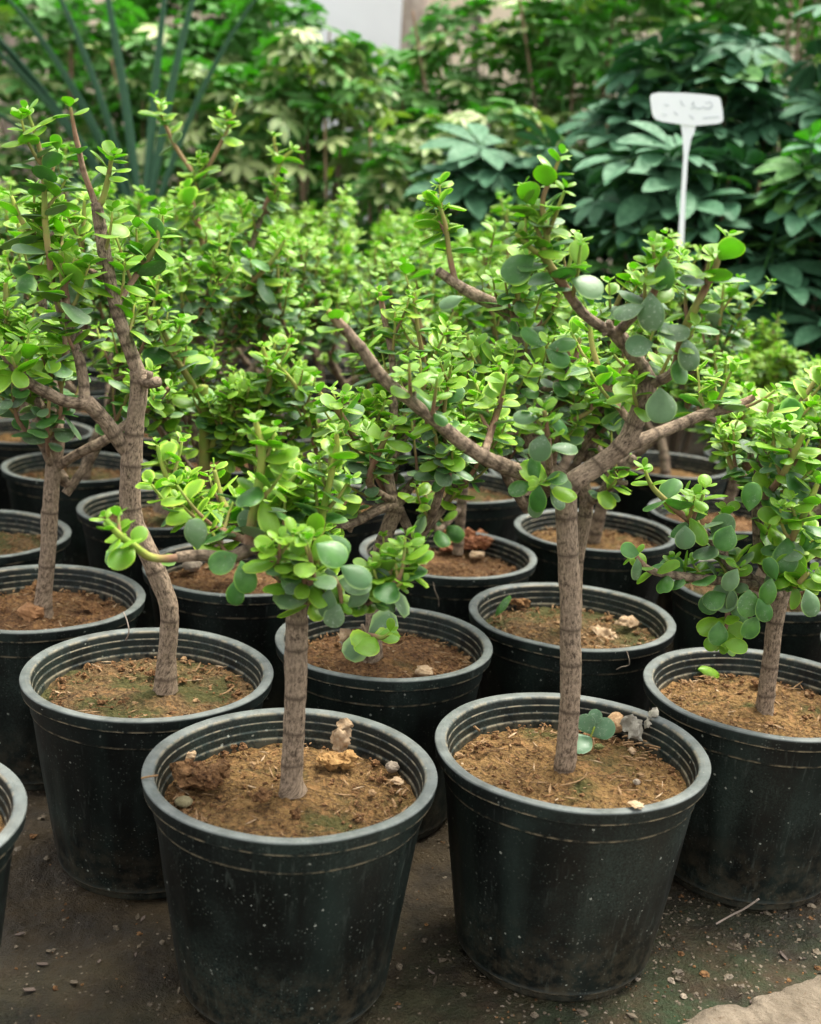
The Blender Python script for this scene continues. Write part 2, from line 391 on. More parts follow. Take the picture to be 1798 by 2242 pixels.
def pot_mesh(seed, seg=120):
    mb = MB(); vs = []; uv = []; A = []; D = []; n = len(prof)
    e1 = random.uniform(-.008, .008); ph = random.uniform(0, 6)
    for k in range(seg):
        a = 2*math.pi*k/seg
        for i, (r, z, rm, du) in enumerate(prof):
            q = r
            if .023 < z < .19 and r > .105: q = r*(1+.0062*max(-1, min(1, 3*math.sin(a*21)))*min(1, (.19-z)/.05))
            q *= 1+e1*math.cos(2*(a+ph))*z/.25+.0060*noise.noise(Vector((math.cos(a)*1.3, math.sin(a)*1.3, z*4+seed*5)))
            zz = z+(.0016*noise.noise(Vector((math.cos(a)*1.5, math.sin(a)*1.5, seed*3.1)))*z/.25)
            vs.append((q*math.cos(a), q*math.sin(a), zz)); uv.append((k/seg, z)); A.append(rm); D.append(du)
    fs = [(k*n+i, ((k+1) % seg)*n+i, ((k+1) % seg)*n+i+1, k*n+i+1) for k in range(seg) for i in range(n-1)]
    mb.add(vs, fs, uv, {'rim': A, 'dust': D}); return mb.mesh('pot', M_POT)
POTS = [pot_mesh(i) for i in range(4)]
def soil_mesh(seed, mat):
    mb = MB(); vs = [(0, 0, 0)]; nr, ns = 34, 96
    def h(x, y):
        v = Vector((x, y, 0))
        r = math.hypot(x, y)
        return .0050*noise.noise(v*16+Vector((seed*5, 0, 0)))+.0038*noise.noise(v*52+Vector((0, seed, 0)))+.0030*noise.noise(v*130+Vector((0, 0, seed)))+.0016*noise.noise(v*290)-.004*(r/.13)**4+.006*math.exp(-(r/.032)**2)+.004*noise.noise(v*8+Vector((seed*3, 2, 0)))
    for i in range(1, nr+1):
        for j in range(ns):
            a = 2*math.pi*j/ns; r = .1305*i/nr; x = r*math.cos(a); y = r*math.sin(a); vs.append((x, y, h(x, y)))
    vs[0] = (0, 0, h(0, 0))
    fs = [(0, 1+j, 1+(j+1) % ns) for j in range(ns)]
    for i in range(nr-1):
        for j in range(ns):
            a = 1+i*ns+j; b = 1+i*ns+(j+1) % ns; fs.append((a, a+ns, b+ns, b))
    mb.add(vs, fs)
    return mb.mesh('soil', mat)
SOILS = [soil_mesh(i, M_SOILS[[0, 1, 2, 0, 1, 2][i]]) for i in range(6)]
SOIL_Z = RIM-.032
def crumbs_mesh(seed, n):
    random.seed(seed); mb = MB()
    for i in range(n):
        a = random.uniform(0, 6.283); r = .124*math.sqrt(random.random()); s = random.uniform(.0008, .0022) if random.random() < .9 else random.uniform(.0025, .0048)
        if random.random() < .35: r = .10+.024*random.random()
        x, y = r*math.cos(a), r*math.sin(a)
        if random.random() < .3:
            # a chip of bark or straw
            l = random.uniform(.003, .011); b = random.uniform(0, 6.283); tl = random.uniform(-.3, .5)
            d = Vector((math.cos(b), math.sin(b), tl)).normalized()*l; sd_ = d.cross(Vector((0, 0, 1))).normalized()*random.uniform(.0005, .0016); up = Vector((0, 0, .0007)); p = Vector((x, y, .001))
            vs = [p-d-sd_*.4, p+sd_, p+d+sd_*.3, p+d-sd_*.3, p-sd_]
            mb.add(vs+[v+up for v in vs], [(0, 1, 2, 3, 4), (9, 8, 7, 6, 5)]+[(q, (q+1) % 5, (q+1) % 5+5, q+5) for q in range(5)], mi=2 if random.random() < .12 else (1 if random.random() < .6 else 0))
        else: rock(mb, (x, y, s*.2), s, i+seed, mi=0 if random.random() < .86 else 1, jag=.8)
    return mb.mesh('soil_crumbs', [M_CLOD, M_STRAW, M_TAN], smooth=False)
CRUMBS = [crumbs_mesh(i+40, 520) for i in range(4)]

# ------------------------------------------------------------------ leaves
def leaf_mesh(wd, fold, bend, rows, cols, th, mats_name, mat, twist=0., lop=0.):
    mb = MB(); vs = []; E_ = []; U = []; fs = []
    def W(t):
        s = t**1.22; w0 = math.sqrt(max(0, 1-(2*s-1)**2)); return wd*.5*w0*min(1, (t/.38)**.42 if t > 0 else 0)+.012
    def pos(t, u, sgn):
        w_ = W(t); x = u*w_*(1+lop*u)
        z = fold*abs(u)**1.6*w_-bend*t*t+.05*t+sgn*th*math.sqrt(max(0, 1-abs(u)**3))*min(1, t*6+.3)*min(1, (1-t)*5+.05)+twist*u*w_*t
        return (x, t, z)
    for side in (1, -1):
        for i, t in enumerate(rows):
            for u in cols:
                vs.append(pos(t, u, side)); e = 1 if abs(u) >= 1 else 0
                if t >= .999: e = 1
                E_.append(e*.85); U.append(1.0 if side < 0 else 0.0)
    nc = len(cols); nr = len(rows); off = nr*nc
    for i in range(nr-1):
        for j in range(nc-1):
            a = i*nc+j; fs.append((a, a+1, a+nc+1, a+nc)); b = a+off; fs.append((b, b+nc, b+nc+1, b+1))
    for i in range(nr-1):
        a = i*nc; fs.append((a, a+nc, a+nc+off, a+off)); a = i*nc+nc-1; fs.append((a, a+off, a+nc+off, a+nc))
    for j in range(nc-1):
        a = (nr-1)*nc+j; fs.append((a, a+1, a+1+off, a+off)); fs.append((j, j+off, j+1+off, j+1))
    mb.add(vs, fs, None, {'edge': E_, 'under': U})
    return mb
RH = [0, .06, .16, .30, .46, .62, .77, .89, .965, 1.0]; CH = [-1, -.86, -.45, 0, .45, .86, 1]
RL = [0, .15, .4, .68, .9, 1.0]; CL = [-1, -.5, .5, 1]
SH = [(.82, .10, .16, .1, 0), (.70, -.28, .26, -.12, .06), (.78, .22, .05, .15, -.05), (.62, -.35, .36, 0, .03), (.86, -.12, .10, -.1, -.04)]
LEAF = {}
for nm, mt in (('Y', ML_Y), ('M', ML_M), ('O', ML_O)):
    for q, (a, b, c_, d, e) in enumerate(SH):
        LEAF[nm, q, 1] = leaf_mesh(a*(.9 if nm == 'Y' else 1), b, c_, RH, CH, .024, '', mt, d, e).mesh('leaf', mt)
LOWMB = [leaf_mesh(a, b, c_, RL, CL, .035, '', None, d, e) for a, b, c_, d, e in SH]

class Plant:
    """collects stems and leaves of one potted bush, then makes the objects"""
    def __init__(s, org): s.o = Vector(org); s.leaves = []; s.stems = []; s.cur = None
    def leaf(s, p, d, n, size, kind): s.leaves.append((Vector(p), Vector(d), Vector(n), size, kind, s.cur))
    def pair(s, p, T, az, size, kind, lift=.5, up=.62):
        T = T.normalized(); a = T.orthogonal().normalized()
        ref = Vector((math.cos(az), math.sin(az), 0)); ref = ref-T*ref.dot(T)
        if ref.length < .1: ref = a
        ref.normalize()
        for sgn in (1, -1):
            dr = (ref*sgn+T*(lift*.75+random.uniform(-.35, .3))+Vector((random.uniform(-.3, .3), random.uniform(-.3, .3), random.uniform(-.25, .2)))).normalized()
            nn = (Vector((random.uniform(-.15, .15), -.12, 0))+T*(1-up)+Vector((0, 0, 1))*up-dr*.15+Vector((random.uniform(-.3, .3), random.uniform(-.3, .3), 0)))
            s.leaf(p+dr*.001, dr, nn, size*random.uniform(.66, 1.18), kind)
    def leafy(s, P_, t0, size, young=.3, gap=.021, drop=.1, kind0='M', tip=True):
        """leaf pairs along a resampled stem P_"""
        L = [0]
        for i in range(1, len(P_)): L.append(L[-1]+(P_[i][0]-P_[i-1][0]).length)
        tot = L[-1]
        if tot < 1e-4: return
        s0 = t0*tot; az = random.uniform(0, 3.14); q = s0
        while q < tot-.004:
            i = max(j for j in range(len(L)) if L[j] <= q); i = min(i, len(P_)-2)
            T = P_[i+1][0]-P_[i][0]; p = P_[i][0]+T*((q-L[i])/max(1e-6, L[i+1]-L[i]))
            rem = (tot-q)/tot; dist = tot-q
            sz = size*min(1.06, .52+dist/.05)
            kd = 'Y' if dist < .041*young/.3 else (kind0 if random.random() < .7 else ('O' if kind0 == 'M' else 'M'))
            if random.random() > drop: s.pair(p, T, az, sz, kd, lift=.75 if dist < .03 else .42)
            az += math.pi/2+random.uniform(-.3, .3); q += gap*random.uniform(.75, 1.3)*(1 if dist > .04 else .6)
        if tip:
            T = P_[-1][0]-P_[-2][0]
            s.pair(P_[-1][0], T, az, size*.52, 'Y', lift=.9); s.pair(P_[-1][0]+T.normalized()*.003, T, az+1.57, size*.34, 'Y', lift=1.5)
    def shoot(s, grp, p, d, ln, r, size, kind0='M', t0=.12, gap=.021, up=.5, age0=.3):
        s.cur = grp; d = d.normalized(); pts = [(p, r*1.05, age0)]; q = p.copy(); n = 4
        for i in range(n):
            d = (d+Vector((0, 0, up/n*1.6))+Vector((random.uniform(-.14, .14), random.uniform(-.14, .14), random.uniform(-.06, .06)))).normalized()
            q = q+d*ln/n; pts.append((q.copy(), r*(1-.45*(i+1)/n), max(0, age0*(1-(i+1)/n))))
        P_ = spline(pts, .008); s.stems.append((grp, P_, 6, 0, None))
        s.leafy(P_, t0, size, kind0=kind0, gap=gap); return P_
    def branch(s, grp, pts, rings=.018, seg=14, rough=.10, step=.005):
        s.cur = grp; P_ = spline(pts, step); s.stems.append((grp, P_, seg, rough, rings)); return P_
    def twigs(s, grp, P_, n, t0, t1, ln, size, kind0='M', out=1., up=.55, gap=.021, r=.0024):
        for i in range(n):
            t = t0+(t1-t0)*(i+random.random())/n; j = min(len(P_)-2, int(t*(len(P_)-1)))
            T = (P_[j+1][0]-P_[j][0]).normalized(); a = random.uniform(0, 6.283)
            side = Vector((math.cos(a), math.sin(a), 0)); side = (side-T*side.dot(T)).normalized()
            s.shoot(grp, P_[j][0]+side*P_[j][1]*.6, side*out+T*.6+Vector((0, 0, .4)), ln*random.uniform(.6, 1.2)*(1.1-.5*t), r, size*random.uniform(.85, 1.12), kind0, up=up, gap=gap, age0=.25 if random.random() < .6 else .55)
    def realise(s, root, hi=True, individual=300):
        groups = {}
        for g, P_, seg, rough, rings in s.stems:
            mb = groups.setdefault(g, MB()); tube(mb, [(p-s.o, r, a) for p, r, a in P_], seg, rough, rings, seed=len(mb.v) % 97)
        made = {g: mb.build(g.split('#')[0], M_BARK, root) for g, mb in groups.items()}
        first = [o for o in made.values() if o.name.startswith('branch')] or list(made.values())
        cpos = Vector((0, 0, CAMH))
        lv = sorted(s.leaves, key=lambda q: (q[0]-cpos).length)
        for i, (p, d, n, size, kd, g) in enumerate(lv[:individual]):
            o = bpy.data.objects.new('leaf', LEAF[kd, random.randrange(5), 1]); col.objects.link(o); o.parent = made.get(g, first[0])
            o.matrix_local = s.mat(p-s.o, d, n, size)
        rest = lv[individual:]
        if rest:
            mb = MB(); KI = {'Y': 0, 'M': 1, 'O': 2}
            for p, d, n, size, kd, g in rest:
                M_ = s.mat(p-s.o, d, n, size); L_ = random.choice(LOWMB)
                mb.add([M_@Vector(v) for v in L_.v], L_.f, None, {'edge': L_.at['edge'], 'under': L_.at['under']}, mi=KI[kd])
            tag(mb.build('foliage', [ML_Y, ML_M, ML_O], root), kind='stuff')
    @staticmethod
    def mat(p, d, n, size):
        y = d.normalized(); z = (n-y*n.dot(y))
        z = z.normalized() if z.length > 1e-4 else y.orthogonal().normalized()
        x = y.cross(z)
        return Matrix(((x.x*size, y.x*size, z.x*size, p.x), (x.y*size, y.y*size, z.y*size, p.y), (x.z*size, y.z*size, z.z*size, p.z), (0, 0, 0, 1)))

def potted(cx, cy, label, group='potted bushes standing in close rows', scale=1, soil=0, var=0, crumbs=True):
    root = empty('potted_bush', (cx, cy, 0)); tag(root, label, 'potted plant', group)
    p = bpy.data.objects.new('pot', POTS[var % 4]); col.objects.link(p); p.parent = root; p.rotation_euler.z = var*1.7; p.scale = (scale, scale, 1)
    s = bpy.data.objects.new('soil', SOILS[soil % 6]); col.objects.link(s); s.parent = root; s.location.z = SOIL_Z; s.rotation_euler.z = var*2.3; s.scale = (scale, scale, 1)
    if crumbs:
        c = bpy.data.objects.new('soil_crumbs', CRUMBS[(var+soil) % 4]); col.objects.link(c); c.parent = root; c.location.z = SOIL_Z+.001; c.rotation_euler.z = var*1.1+soil; c['kind'] = 'stuff'
    return root

# digitised bushes: every stem is (name, [(px, py, depth, radius mm, age)], leafy start or None, twigs n, twig t0, twig length, leaf size)
def dig(cx, cy, label, stems, soil, var, seed, scale=1, base=None, extra=None, group='potted bushes standing in close rows', crumbs=True):
    random.seed(seed)
    tf = 1.45 if seed == 11 else .85
    stems = [st[:3]+(int(round(st[3]*tf)),)+st[4:6]+(st[6]*(.9 if seed == 12 else 1.0),)+st[7:] for st in stems]
    root = potted(cx, cy, label, group, scale, soil, var, crumbs)
    pl = Plant((cx, cy, 0))
    for q, st in enumerate(stems):
        name, pts, lt0, ntw, tw0, tl, lsz = st[:7]; opt = st[7] if len(st) > 7 else {}
        W_ = [(at(x, y, Y=Y), r/1000*(1.15 if name == 'trunk' and i_ == 0 else .93), a) for i_, (x, y, Y, r, a) in enumerate(pts)]
        thick = pts[0][3] > 4
        P_ = pl.branch('%s#%d' % (name, q), W_, rings=(.040 if name == 'trunk' else .017) if thick else .025, seg=20 if name == 'trunk' else (14 if thick else 8), rough=.21 if thick else .05, step=.0035 if thick else .006)
        if thick and name == 'branch' and pts[0][4] > .8 and random.random() < .8:      # a pruned side stub
            j = int(len(P_)*random.uniform(.35, .75)); T_ = (P_[j+1][0]-P_[j][0]).normalized(); sd_ = T_.cross(Vector((random.uniform(-1, 1), random.uniform(-1, 1), .3))).normalized()
            r_ = P_[j][1]; e_ = P_[j][0]+(sd_+T_*.6).normalized()*(r_+random.uniform(.005, .013))
            pl.stems.append(('%s#%d' % (name, q), [(P_[j][0], r_*.62, 1), (P_[j][0].lerp(e_, .6), r_*.55, 1), (e_, r_*.6, 1)], 9, .2, None))
        if lt0 is not None: pl.leafy(P_, lt0, lsz, kind0=opt.get('kind', 'M'), gap=opt.get('gap', .022), tip=opt.get('tip', True))
        if ntw: pl.twigs('%s#%d' % (name, q), P_, ntw, tw0, opt.get('tw1', .8), tl, lsz, kind0=opt.get('kind', 'M'), up=opt.get('up', .55), out=opt.get('out', 1.))
    if extra: extra(pl)
    pl.realise(root)
    return root, pl

def grow(pl, base, H, r0, dense=1., lsz=.03, spread=1., trunk=True, arms=None):
    """a free-grown bush: trunk, arms, side arms and leafy shoots"""
    h1 = H*random.uniform(.22, .32); lean = Vector((random.uniform(-.05, .05), random.uniform(-.05, .05), 0))
    top = base+lean+Vector((0, 0, h1))
    if trunk: pl.branch('trunk#0', [(base-Vector((0, 0, .01)), r0*1.15, 1), (base+lean*.3+Vector((0, 0, h1*.4)), r0, 1), (top, r0*.92, 1)], rings=.022, seg=14, rough=.15, step=.006)
    n1 = arms or random.choice((3, 3, 4)); a0 = random.uniform(0, 6.283)
    for i in range(n1):
        a = a0+i*6.283/n1+random.uniform(-.4, .4); out = Vector((math.cos(a), math.sin(a), 0))*spread
        L1 = H*random.uniform(.22, .32)
        m1 = top+out*L1*.55+Vector((0, 0, L1*.4)); e1 = m1+out*L1*.25+Vector((0, 0, L1*.8))
        st = top-Vector((0, 0, h1*random.uniform(0, .25)))
        g = 'branch#%d' % (i+(1 if trunk else 60))
        P1 = pl.branch(g, [(st, r0*.7, 1), (m1, r0*.58, .95), (e1, r0*.42, .8)], rings=.016, seg=9, rough=.12, step=.008)
        for j in range(4):
            b = a+random.uniform(-1.3, 1.3); o2 = Vector((math.cos(b), math.sin(b), 0))
            s2 = P1[int(len(P1)*random.uniform(.45, .98))-1][0]; L2 = H*random.uniform(.22, .36)
            m2 = s2+o2*L2*.35*spread+Vector((0, 0, L2*.35)); e2 = m2+o2*L2*.12+Vector((random.uniform(-.02, .02), random.uniform(-.02, .02), L2*.65))
            P2 = pl.branch(g, [(s2, r0*.36, .7), (m2, r0*.3, .35), (e2, r0*.17, .0)], rings=None, seg=6, rough=0, step=.012)
            pl.leafy(P2, .22, lsz, kind0=random.choice('MMO'), gap=.022)
            pl.twigs(g, P2, int(round(3*dense)), .1, .85, H*.17, lsz*.95, kind0=random.choice('MMO'), gap=.021, r=.0022)
        pl.twigs(g, P1, 1, .3, .9, H*.14, lsz, kind0='O', gap=.022)

def filler(x, y, H, arms, z0=SOIL_Z+.07, lsz=.030, dense=1.3):
    def f(pl): grow(pl, Vector((x, y, z0)), H, .010, dense=dense, lsz=lsz, spread=.85, trunk=False, arms=arms)
    return f
# A: front, left of centre
dA = 1.134
def exA(pl):
    # the big round leaves below the fork
    for x, y, Y, sx, sy, sz_, kd, dx, dz in [(700, 1262, 1.09, 0, 0, .046, 'M', -1, -.15), (745, 1240, 1.07, 0, 0, .04, 'O', .9, -.25), (742, 1272, 1.08, 0, 0, .04, 'O', 1, -.1), (722, 1288, 1.08, 0, 0, .036, 'O', -.1, -1),
                                     (742, 1322, 1.08, 0, 0, .030, 'O', -.3, -1), (762, 1330, 1.08, 0, 0, .032, 'O', .5, .8), (520, 1215, 1.08, 0, 0, .036, 'M', -.6, -.3), (528, 1228, 1.06, 0, 0, .038, 'M', .3, -.7),
                                     (515, 1270, 1.06, 0, 0, .030, 'M', .1, -1), (433, 1204, 1.07, 0, 0, .037, 'O', -.1, 1), (300, 1205, 1.10, 0, 0, .040, 'M', -1, -.3), (345, 1220, 1.1, 0, 0, .026, 'M', .5, .1),
                                     (690, 1185, 1.08, 0, 0, .042, 'M', 1, -.05), (688, 1180, 1.09, 0, 0, .040, 'M', -1, .1), (692, 1190, 1.05, 0, 0, .040, 'M', .9, -.4), (688, 1172, 1.1, 0, 0, .030, 'Y', .1, 1)]:
        p = at(x, y, Y=Y); d = Vector((dx, -.25+random.uniform(-.1, .1), dz)); pl.leaf(p, d, Vector((random.uniform(-.3, .3), -.8, random.uniform(.4, 1.1))), sz_*.80, kd)
A, plA = dig(-.106, 1.134, 'front left potted bush, grey trunk in clumpy soil', [
    ('trunk', [(643, 1735, dA, 13.5, 1), (640, 1700, dA, 12.3, 1), (644, 1600, dA, 11.8, 1), (648, 1480, dA, 11.6, 1), (650, 1370, dA, 11.8, 1), (650, 1300, dA, 12.2, 1), (640, 1264, dA, 12, 1)], None, 0, 0, 0, 0),
    ('branch', [(643, 1275, dA, 11.5, 1), (615, 1245, dA-.005, 11, 1), (590, 1215, dA-.01, 10, 1), (560, 1190, dA-.02, 8.5, 1)], None, 0, 0, 0, 0),
    ('branch', [(560, 1195, dA-.02, 7, 1), (505, 1220, dA-.03, 6.5, .9), (440, 1216, dA-.04, 6, .9), (388, 1220, dA-.05, 5.6, .8)], None, 1, .3, .05, .026),
    ('branch', [(388, 1221, dA-.05, 4.2, .5), (335, 1222, dA-.06, 4.2, .1), (295, 1196, dA-.07, 4, .0), (255, 1165, dA-.08, 3.4, .0), (233, 1138, dA-.08, 2.6, .0)], .55, 1, .75, .03, .026, {'gap': .012}),
    ('branch', [(545, 1190, dA-.03, 6, .6), (556, 1120, dA-.03, 5, .05), (570, 1040, dA-.03, 4.6, 0), (573, 985, dA-.03, 4.2, .05), (560, 925, dA-.03, 2.6, 0)], .05, 3, .25, .06, .031),
    ('branch', [(573, 990, dA-.03, 3.2, .2), (590, 968, dA-.02, 2.6, .1), (602, 950, dA-.01, 2, .0)], .3, 0, 0, 0, .026),
    ('branch', [(625, 1240, dA+.02, 5, .5), (695, 1180, dA+.03, 4.4, .1), (707, 1125, dA+.03, 4, 0), (725, 1040, dA+.03, 3.6, 0), (737, 985, dA+.03, 3.2, .0), (737, 950, dA+.03, 2, 0)], .25, 3, .35, .06, .030),
    ('branch', [(655, 1290, dA-.01, 4.5, .5), (692, 1247, dA-.04, 3.6, .1), (688, 1180, dA-.05, 2.6, 0)], .2, 0, 0, 0, .034),
    ('branch', [(655, 1295, dA, 5, .8), (700, 1262, dA-.03, 3.4, .5), (738, 1275, dA-.05, 2.6, .3), (748, 1320, dA-.05, 2, .3)], .4, 0, 0, 0, .030, {'kind': 'O'}),
    ('branch', [(560, 1192, dA-.02, 4.5, .6), (480, 1160, dA+.02, 4, .3), (400, 1130, dA+.05, 3.4, .1), (375, 1070, dA+.06, 3, 0), (352, 1010, dA+.06, 2.4, 0), (345, 975, dA+.06, 1.8, 0)], .15, 5, .2, .06, .027),
    ('branch', [(600, 1225, dA, 4.5, .6), (540, 1170, dA+.06, 4, .3), (490, 1100, dA+.09, 3.4, .1), (470, 1030, dA+.1, 2.4, .1)], .25, 4, .2, .07, .030),
    ('branch', [(640, 1260, dA+.01, 4.5, .7), (650, 1180, dA+.07, 4, .3), (660, 1090, dA+.1, 3.4, .1), (640, 1010, dA+.12, 2.4, .1)], .1, 5, .2, .07, .031),
    ('branch', [(640, 1260, dA+.01, 4.5, .7), (600, 1160, dA+.05, 3.6, .3), (620, 1080, dA+.05, 3, .1), (650, 1040, dA+.05, 2.4, .1)], .1, 3, .2, .06, .033),
], 0, 0, 11, extra=lambda pl: (exA(pl), grow(pl, Vector((-.115, 1.16, SOIL_Z+.165)), .17, .007, dense=1., lsz=.030, spread=1.7, trunk=False, arms=3)))

# E: front, right of centre, wide Y-shaped crown
dE = 1.226
def exE(pl):
    for x, y, Y, sz_, kd, dx, dz in [(1182, 1062, 1.17, .040, 'M', -.1, -1), (1195, 1052, 1.17, .030, 'M', .9, .25), (1178, 1050, 1.19, .036, 'M', -.3, 1), (1165, 1060, 1.19, .034, 'M', -1, -.3), (1200, 1060, 1.19, .034, 'O', 1, -.15),
                                     (1185, 1082, 1.2, .036, 'O', -.3, -1), (1205, 1070, 1.2, .034, 'O', .8, -.7), (1190, 950, 1.16, .038, 'O', -.15, -1), (1180, 915, 1.16, .034, 'O', -1, .1), (1200, 912, 1.16, .034, 'M', 1, -.4), (1192, 905, 1.16, .024, 'M', .3, 1),
                                     (1445, 848, 1.2, .050, 'O', .1, -.9), (1425, 640, 1.15, .050, 'O', .15, -1), (1410, 670, 1.15, .040, 'O', -1, -.15), (1455, 560, 1.15, .044, 'M', .2, -1), (1250, 610, 1.16, .046, 'O', 1, -.3), (1170, 560, 1.16, .050, 'M', -.8, -.6),
                                     (1500, 740, 1.17, .044, 'O', .4, -.9), (1440, 730, 1.17, .042, 'O', .9, .3), (1430, 750, 1.17, .040, 'O', -.8, -.2), (1200, 760, 1.16, .036, 'M', .8, .4), (1195, 765, 1.16, .036, 'M', .9, -.3), (1185, 760, 1.16, .034, 'M', -.6, .7), (1015, 650, 1.2, .034, 'O', -.9, -.2)]:
        p = at(x, y, Y=Y); pl.leaf(p, Vector((dx, -.2+random.uniform(-.15, .15), dz)), Vector((random.uniform(-.4, .4), -.8, random.uniform(.4, 1.2))), sz_*.72, kd)
E_, plE = dig(.191, 1.226, 'front right potted bush, straight trunk forking into wide bare brown arms', [
    ('trunk', [(1234, 1722, dE, 13.6, 1), (1237, 1690, dE, 13, 1), (1243, 1629, dE, 12.3, 1), (1248, 1540, dE, 12, 1), (1251, 1452, dE, 11.8, 1), (1249, 1400, dE, 12.2, 1), (1248, 1320, dE, 12, 1), (1243, 1220, dE, 12, 1), (1240, 1140, dE, 12.5, 1), (1240, 1090, dE, 13, 1), (1238, 1060, dE, 12, 1)], None, 0, 0, 0, 0),
    ('branch', [(1240, 1085, dE, 10.5, 1), (1195, 1055, dE-.01, 9.5, 1), (1106, 1020, dE-.03, 8.2, 1), (1059, 1000, dE-.04, 8, 1), (1007, 965, dE-.05, 7.6, 1), (955, 922, dE-.06, 7, 1), (898, 877, dE-.07, 6.6, .95), (835, 825, dE-.08, 6.6, .9), (790, 762, dE-.09, 6, .9), (742, 706, dE-.1, 5, .6), (718, 680, dE-.1, 3, .1)], .93, 6, .35, .06, .032, {'kind': 'M'}),
    ('branch', [(1240, 1080, dE, 12.5, 1), (1262, 1052, dE, 12, 1), (1314, 1017, dE+.01, 11.5, 1), (1366, 971, dE+.01, 11, 1), (1395, 915, dE+.01, 10.5, 1), (1418, 850, dE, 10.5, 1), (1405, 808, dE, 9.5, 1), (1375, 760, dE-.01, 8.6, 1), (1348, 728, dE-.02, 8, 1)], None, 3, .5, .07, .032),
    ('branch', [(1350, 732, dE-.02, 6.5, 1), (1312, 712, dE-.03, 5.8, 1), (1273, 680, dE-.04, 5.2, .9), (1231, 622, dE-.05, 5, .35), (1195, 565, dE-.06, 4.6, .1), (1198, 520, dE-.06, 3.4, .1), (1190, 470, dE-.06, 3, .15), (1190, 430, dE-.06, 2.6, .3), (1212, 380, dE-.06, 2.2, .3), (1226, 345, dE-.06, 1.6, 0)], .42, 7, .3, .055, .031, {'gap': .017}),
    ('branch', [(1196, 566, dE-.06, 3, .1), (1165, 545, dE-.07, 2.8, .1), (1130, 512, dE-.08, 2, 0)], .3, 1, .5, .03, .027),
    ('branch', [(1352, 730, dE-.02, 6, 1), (1380, 700, dE-.04, 5.4, 1), (1415, 668, dE-.05, 4.6, .8), (1440, 620, dE-.06, 3.8, .2), (1455, 560, dE-.06, 3.2, 0), (1458, 520, dE-.06, 2, 0)], .45, 4, .4, .05, .033),
    ('branch', [(1340, 728, dE-.02, 5, 1), (1333, 705, dE-.03, 3.6, 1)], None, 0, 0, 0, 0),
    ('branch', [(1420, 842, dE, 6.5, 1), (1462, 825, dE-.02, 5.6, .9), (1481, 800, dE-.03, 5.2, .6), (1497, 729, dE-.04, 5, .15), (1520, 680, dE-.05, 4.6, .1), (1543, 635, dE-.05, 4, .35), (1565, 590, dE-.06, 3, .25), (1582, 545, dE-.06, 2.4, .2), (1592, 520, dE-.06, 1.8, 0)], .3, 4, .3, .05, .033, {'gap': .03}),
    ('branch', [(1370, 978, dE+.02, 8, 1), (1418, 958, dE+.03, 7.6, 1), (1481, 932, dE+.05, 7, 1), (1538, 908, dE+.06, 6.6, 1), (1601, 893, dE+.08, 5, .8), (1650, 870, dE+.09, 4, .4)], .75, 6, .55, .07, .030),
    ('branch', [(1385, 930, dE+.01, 4.5, .8), (1330, 850, dE+.06, 4, .4), (1300, 770, dE+.08, 3.4, .1), (1290, 700, dE+.09, 2.4, 0)], .2, 4, .2, .06, .031),
    ('branch', [(1060, 1000, dE-.04, 4.5, .8), (1080, 930, dE+.02, 4, .4), (1100, 860, dE+.04, 3.4, .1), (1090, 800, dE+.05, 2.4, 0)], .3, 4, .3, .06, .030),
    ('branch', [(1240, 1085, dE-.01, 5, .8), (1205, 1060, dE-.03, 3.4, .4), (1185, 1055, dE-.05, 2.4, .2)], .6, 0, 0, 0, .034),
    ('branch', [(1205, 1045, dE-.02, 4.5, .8), (1200, 960, dE-.06, 3.4, .5), (1192, 900, dE-.07, 2.4, .2)], .5, 1, .6, .04, .034),
], 3, 1, 12, extra=exE)

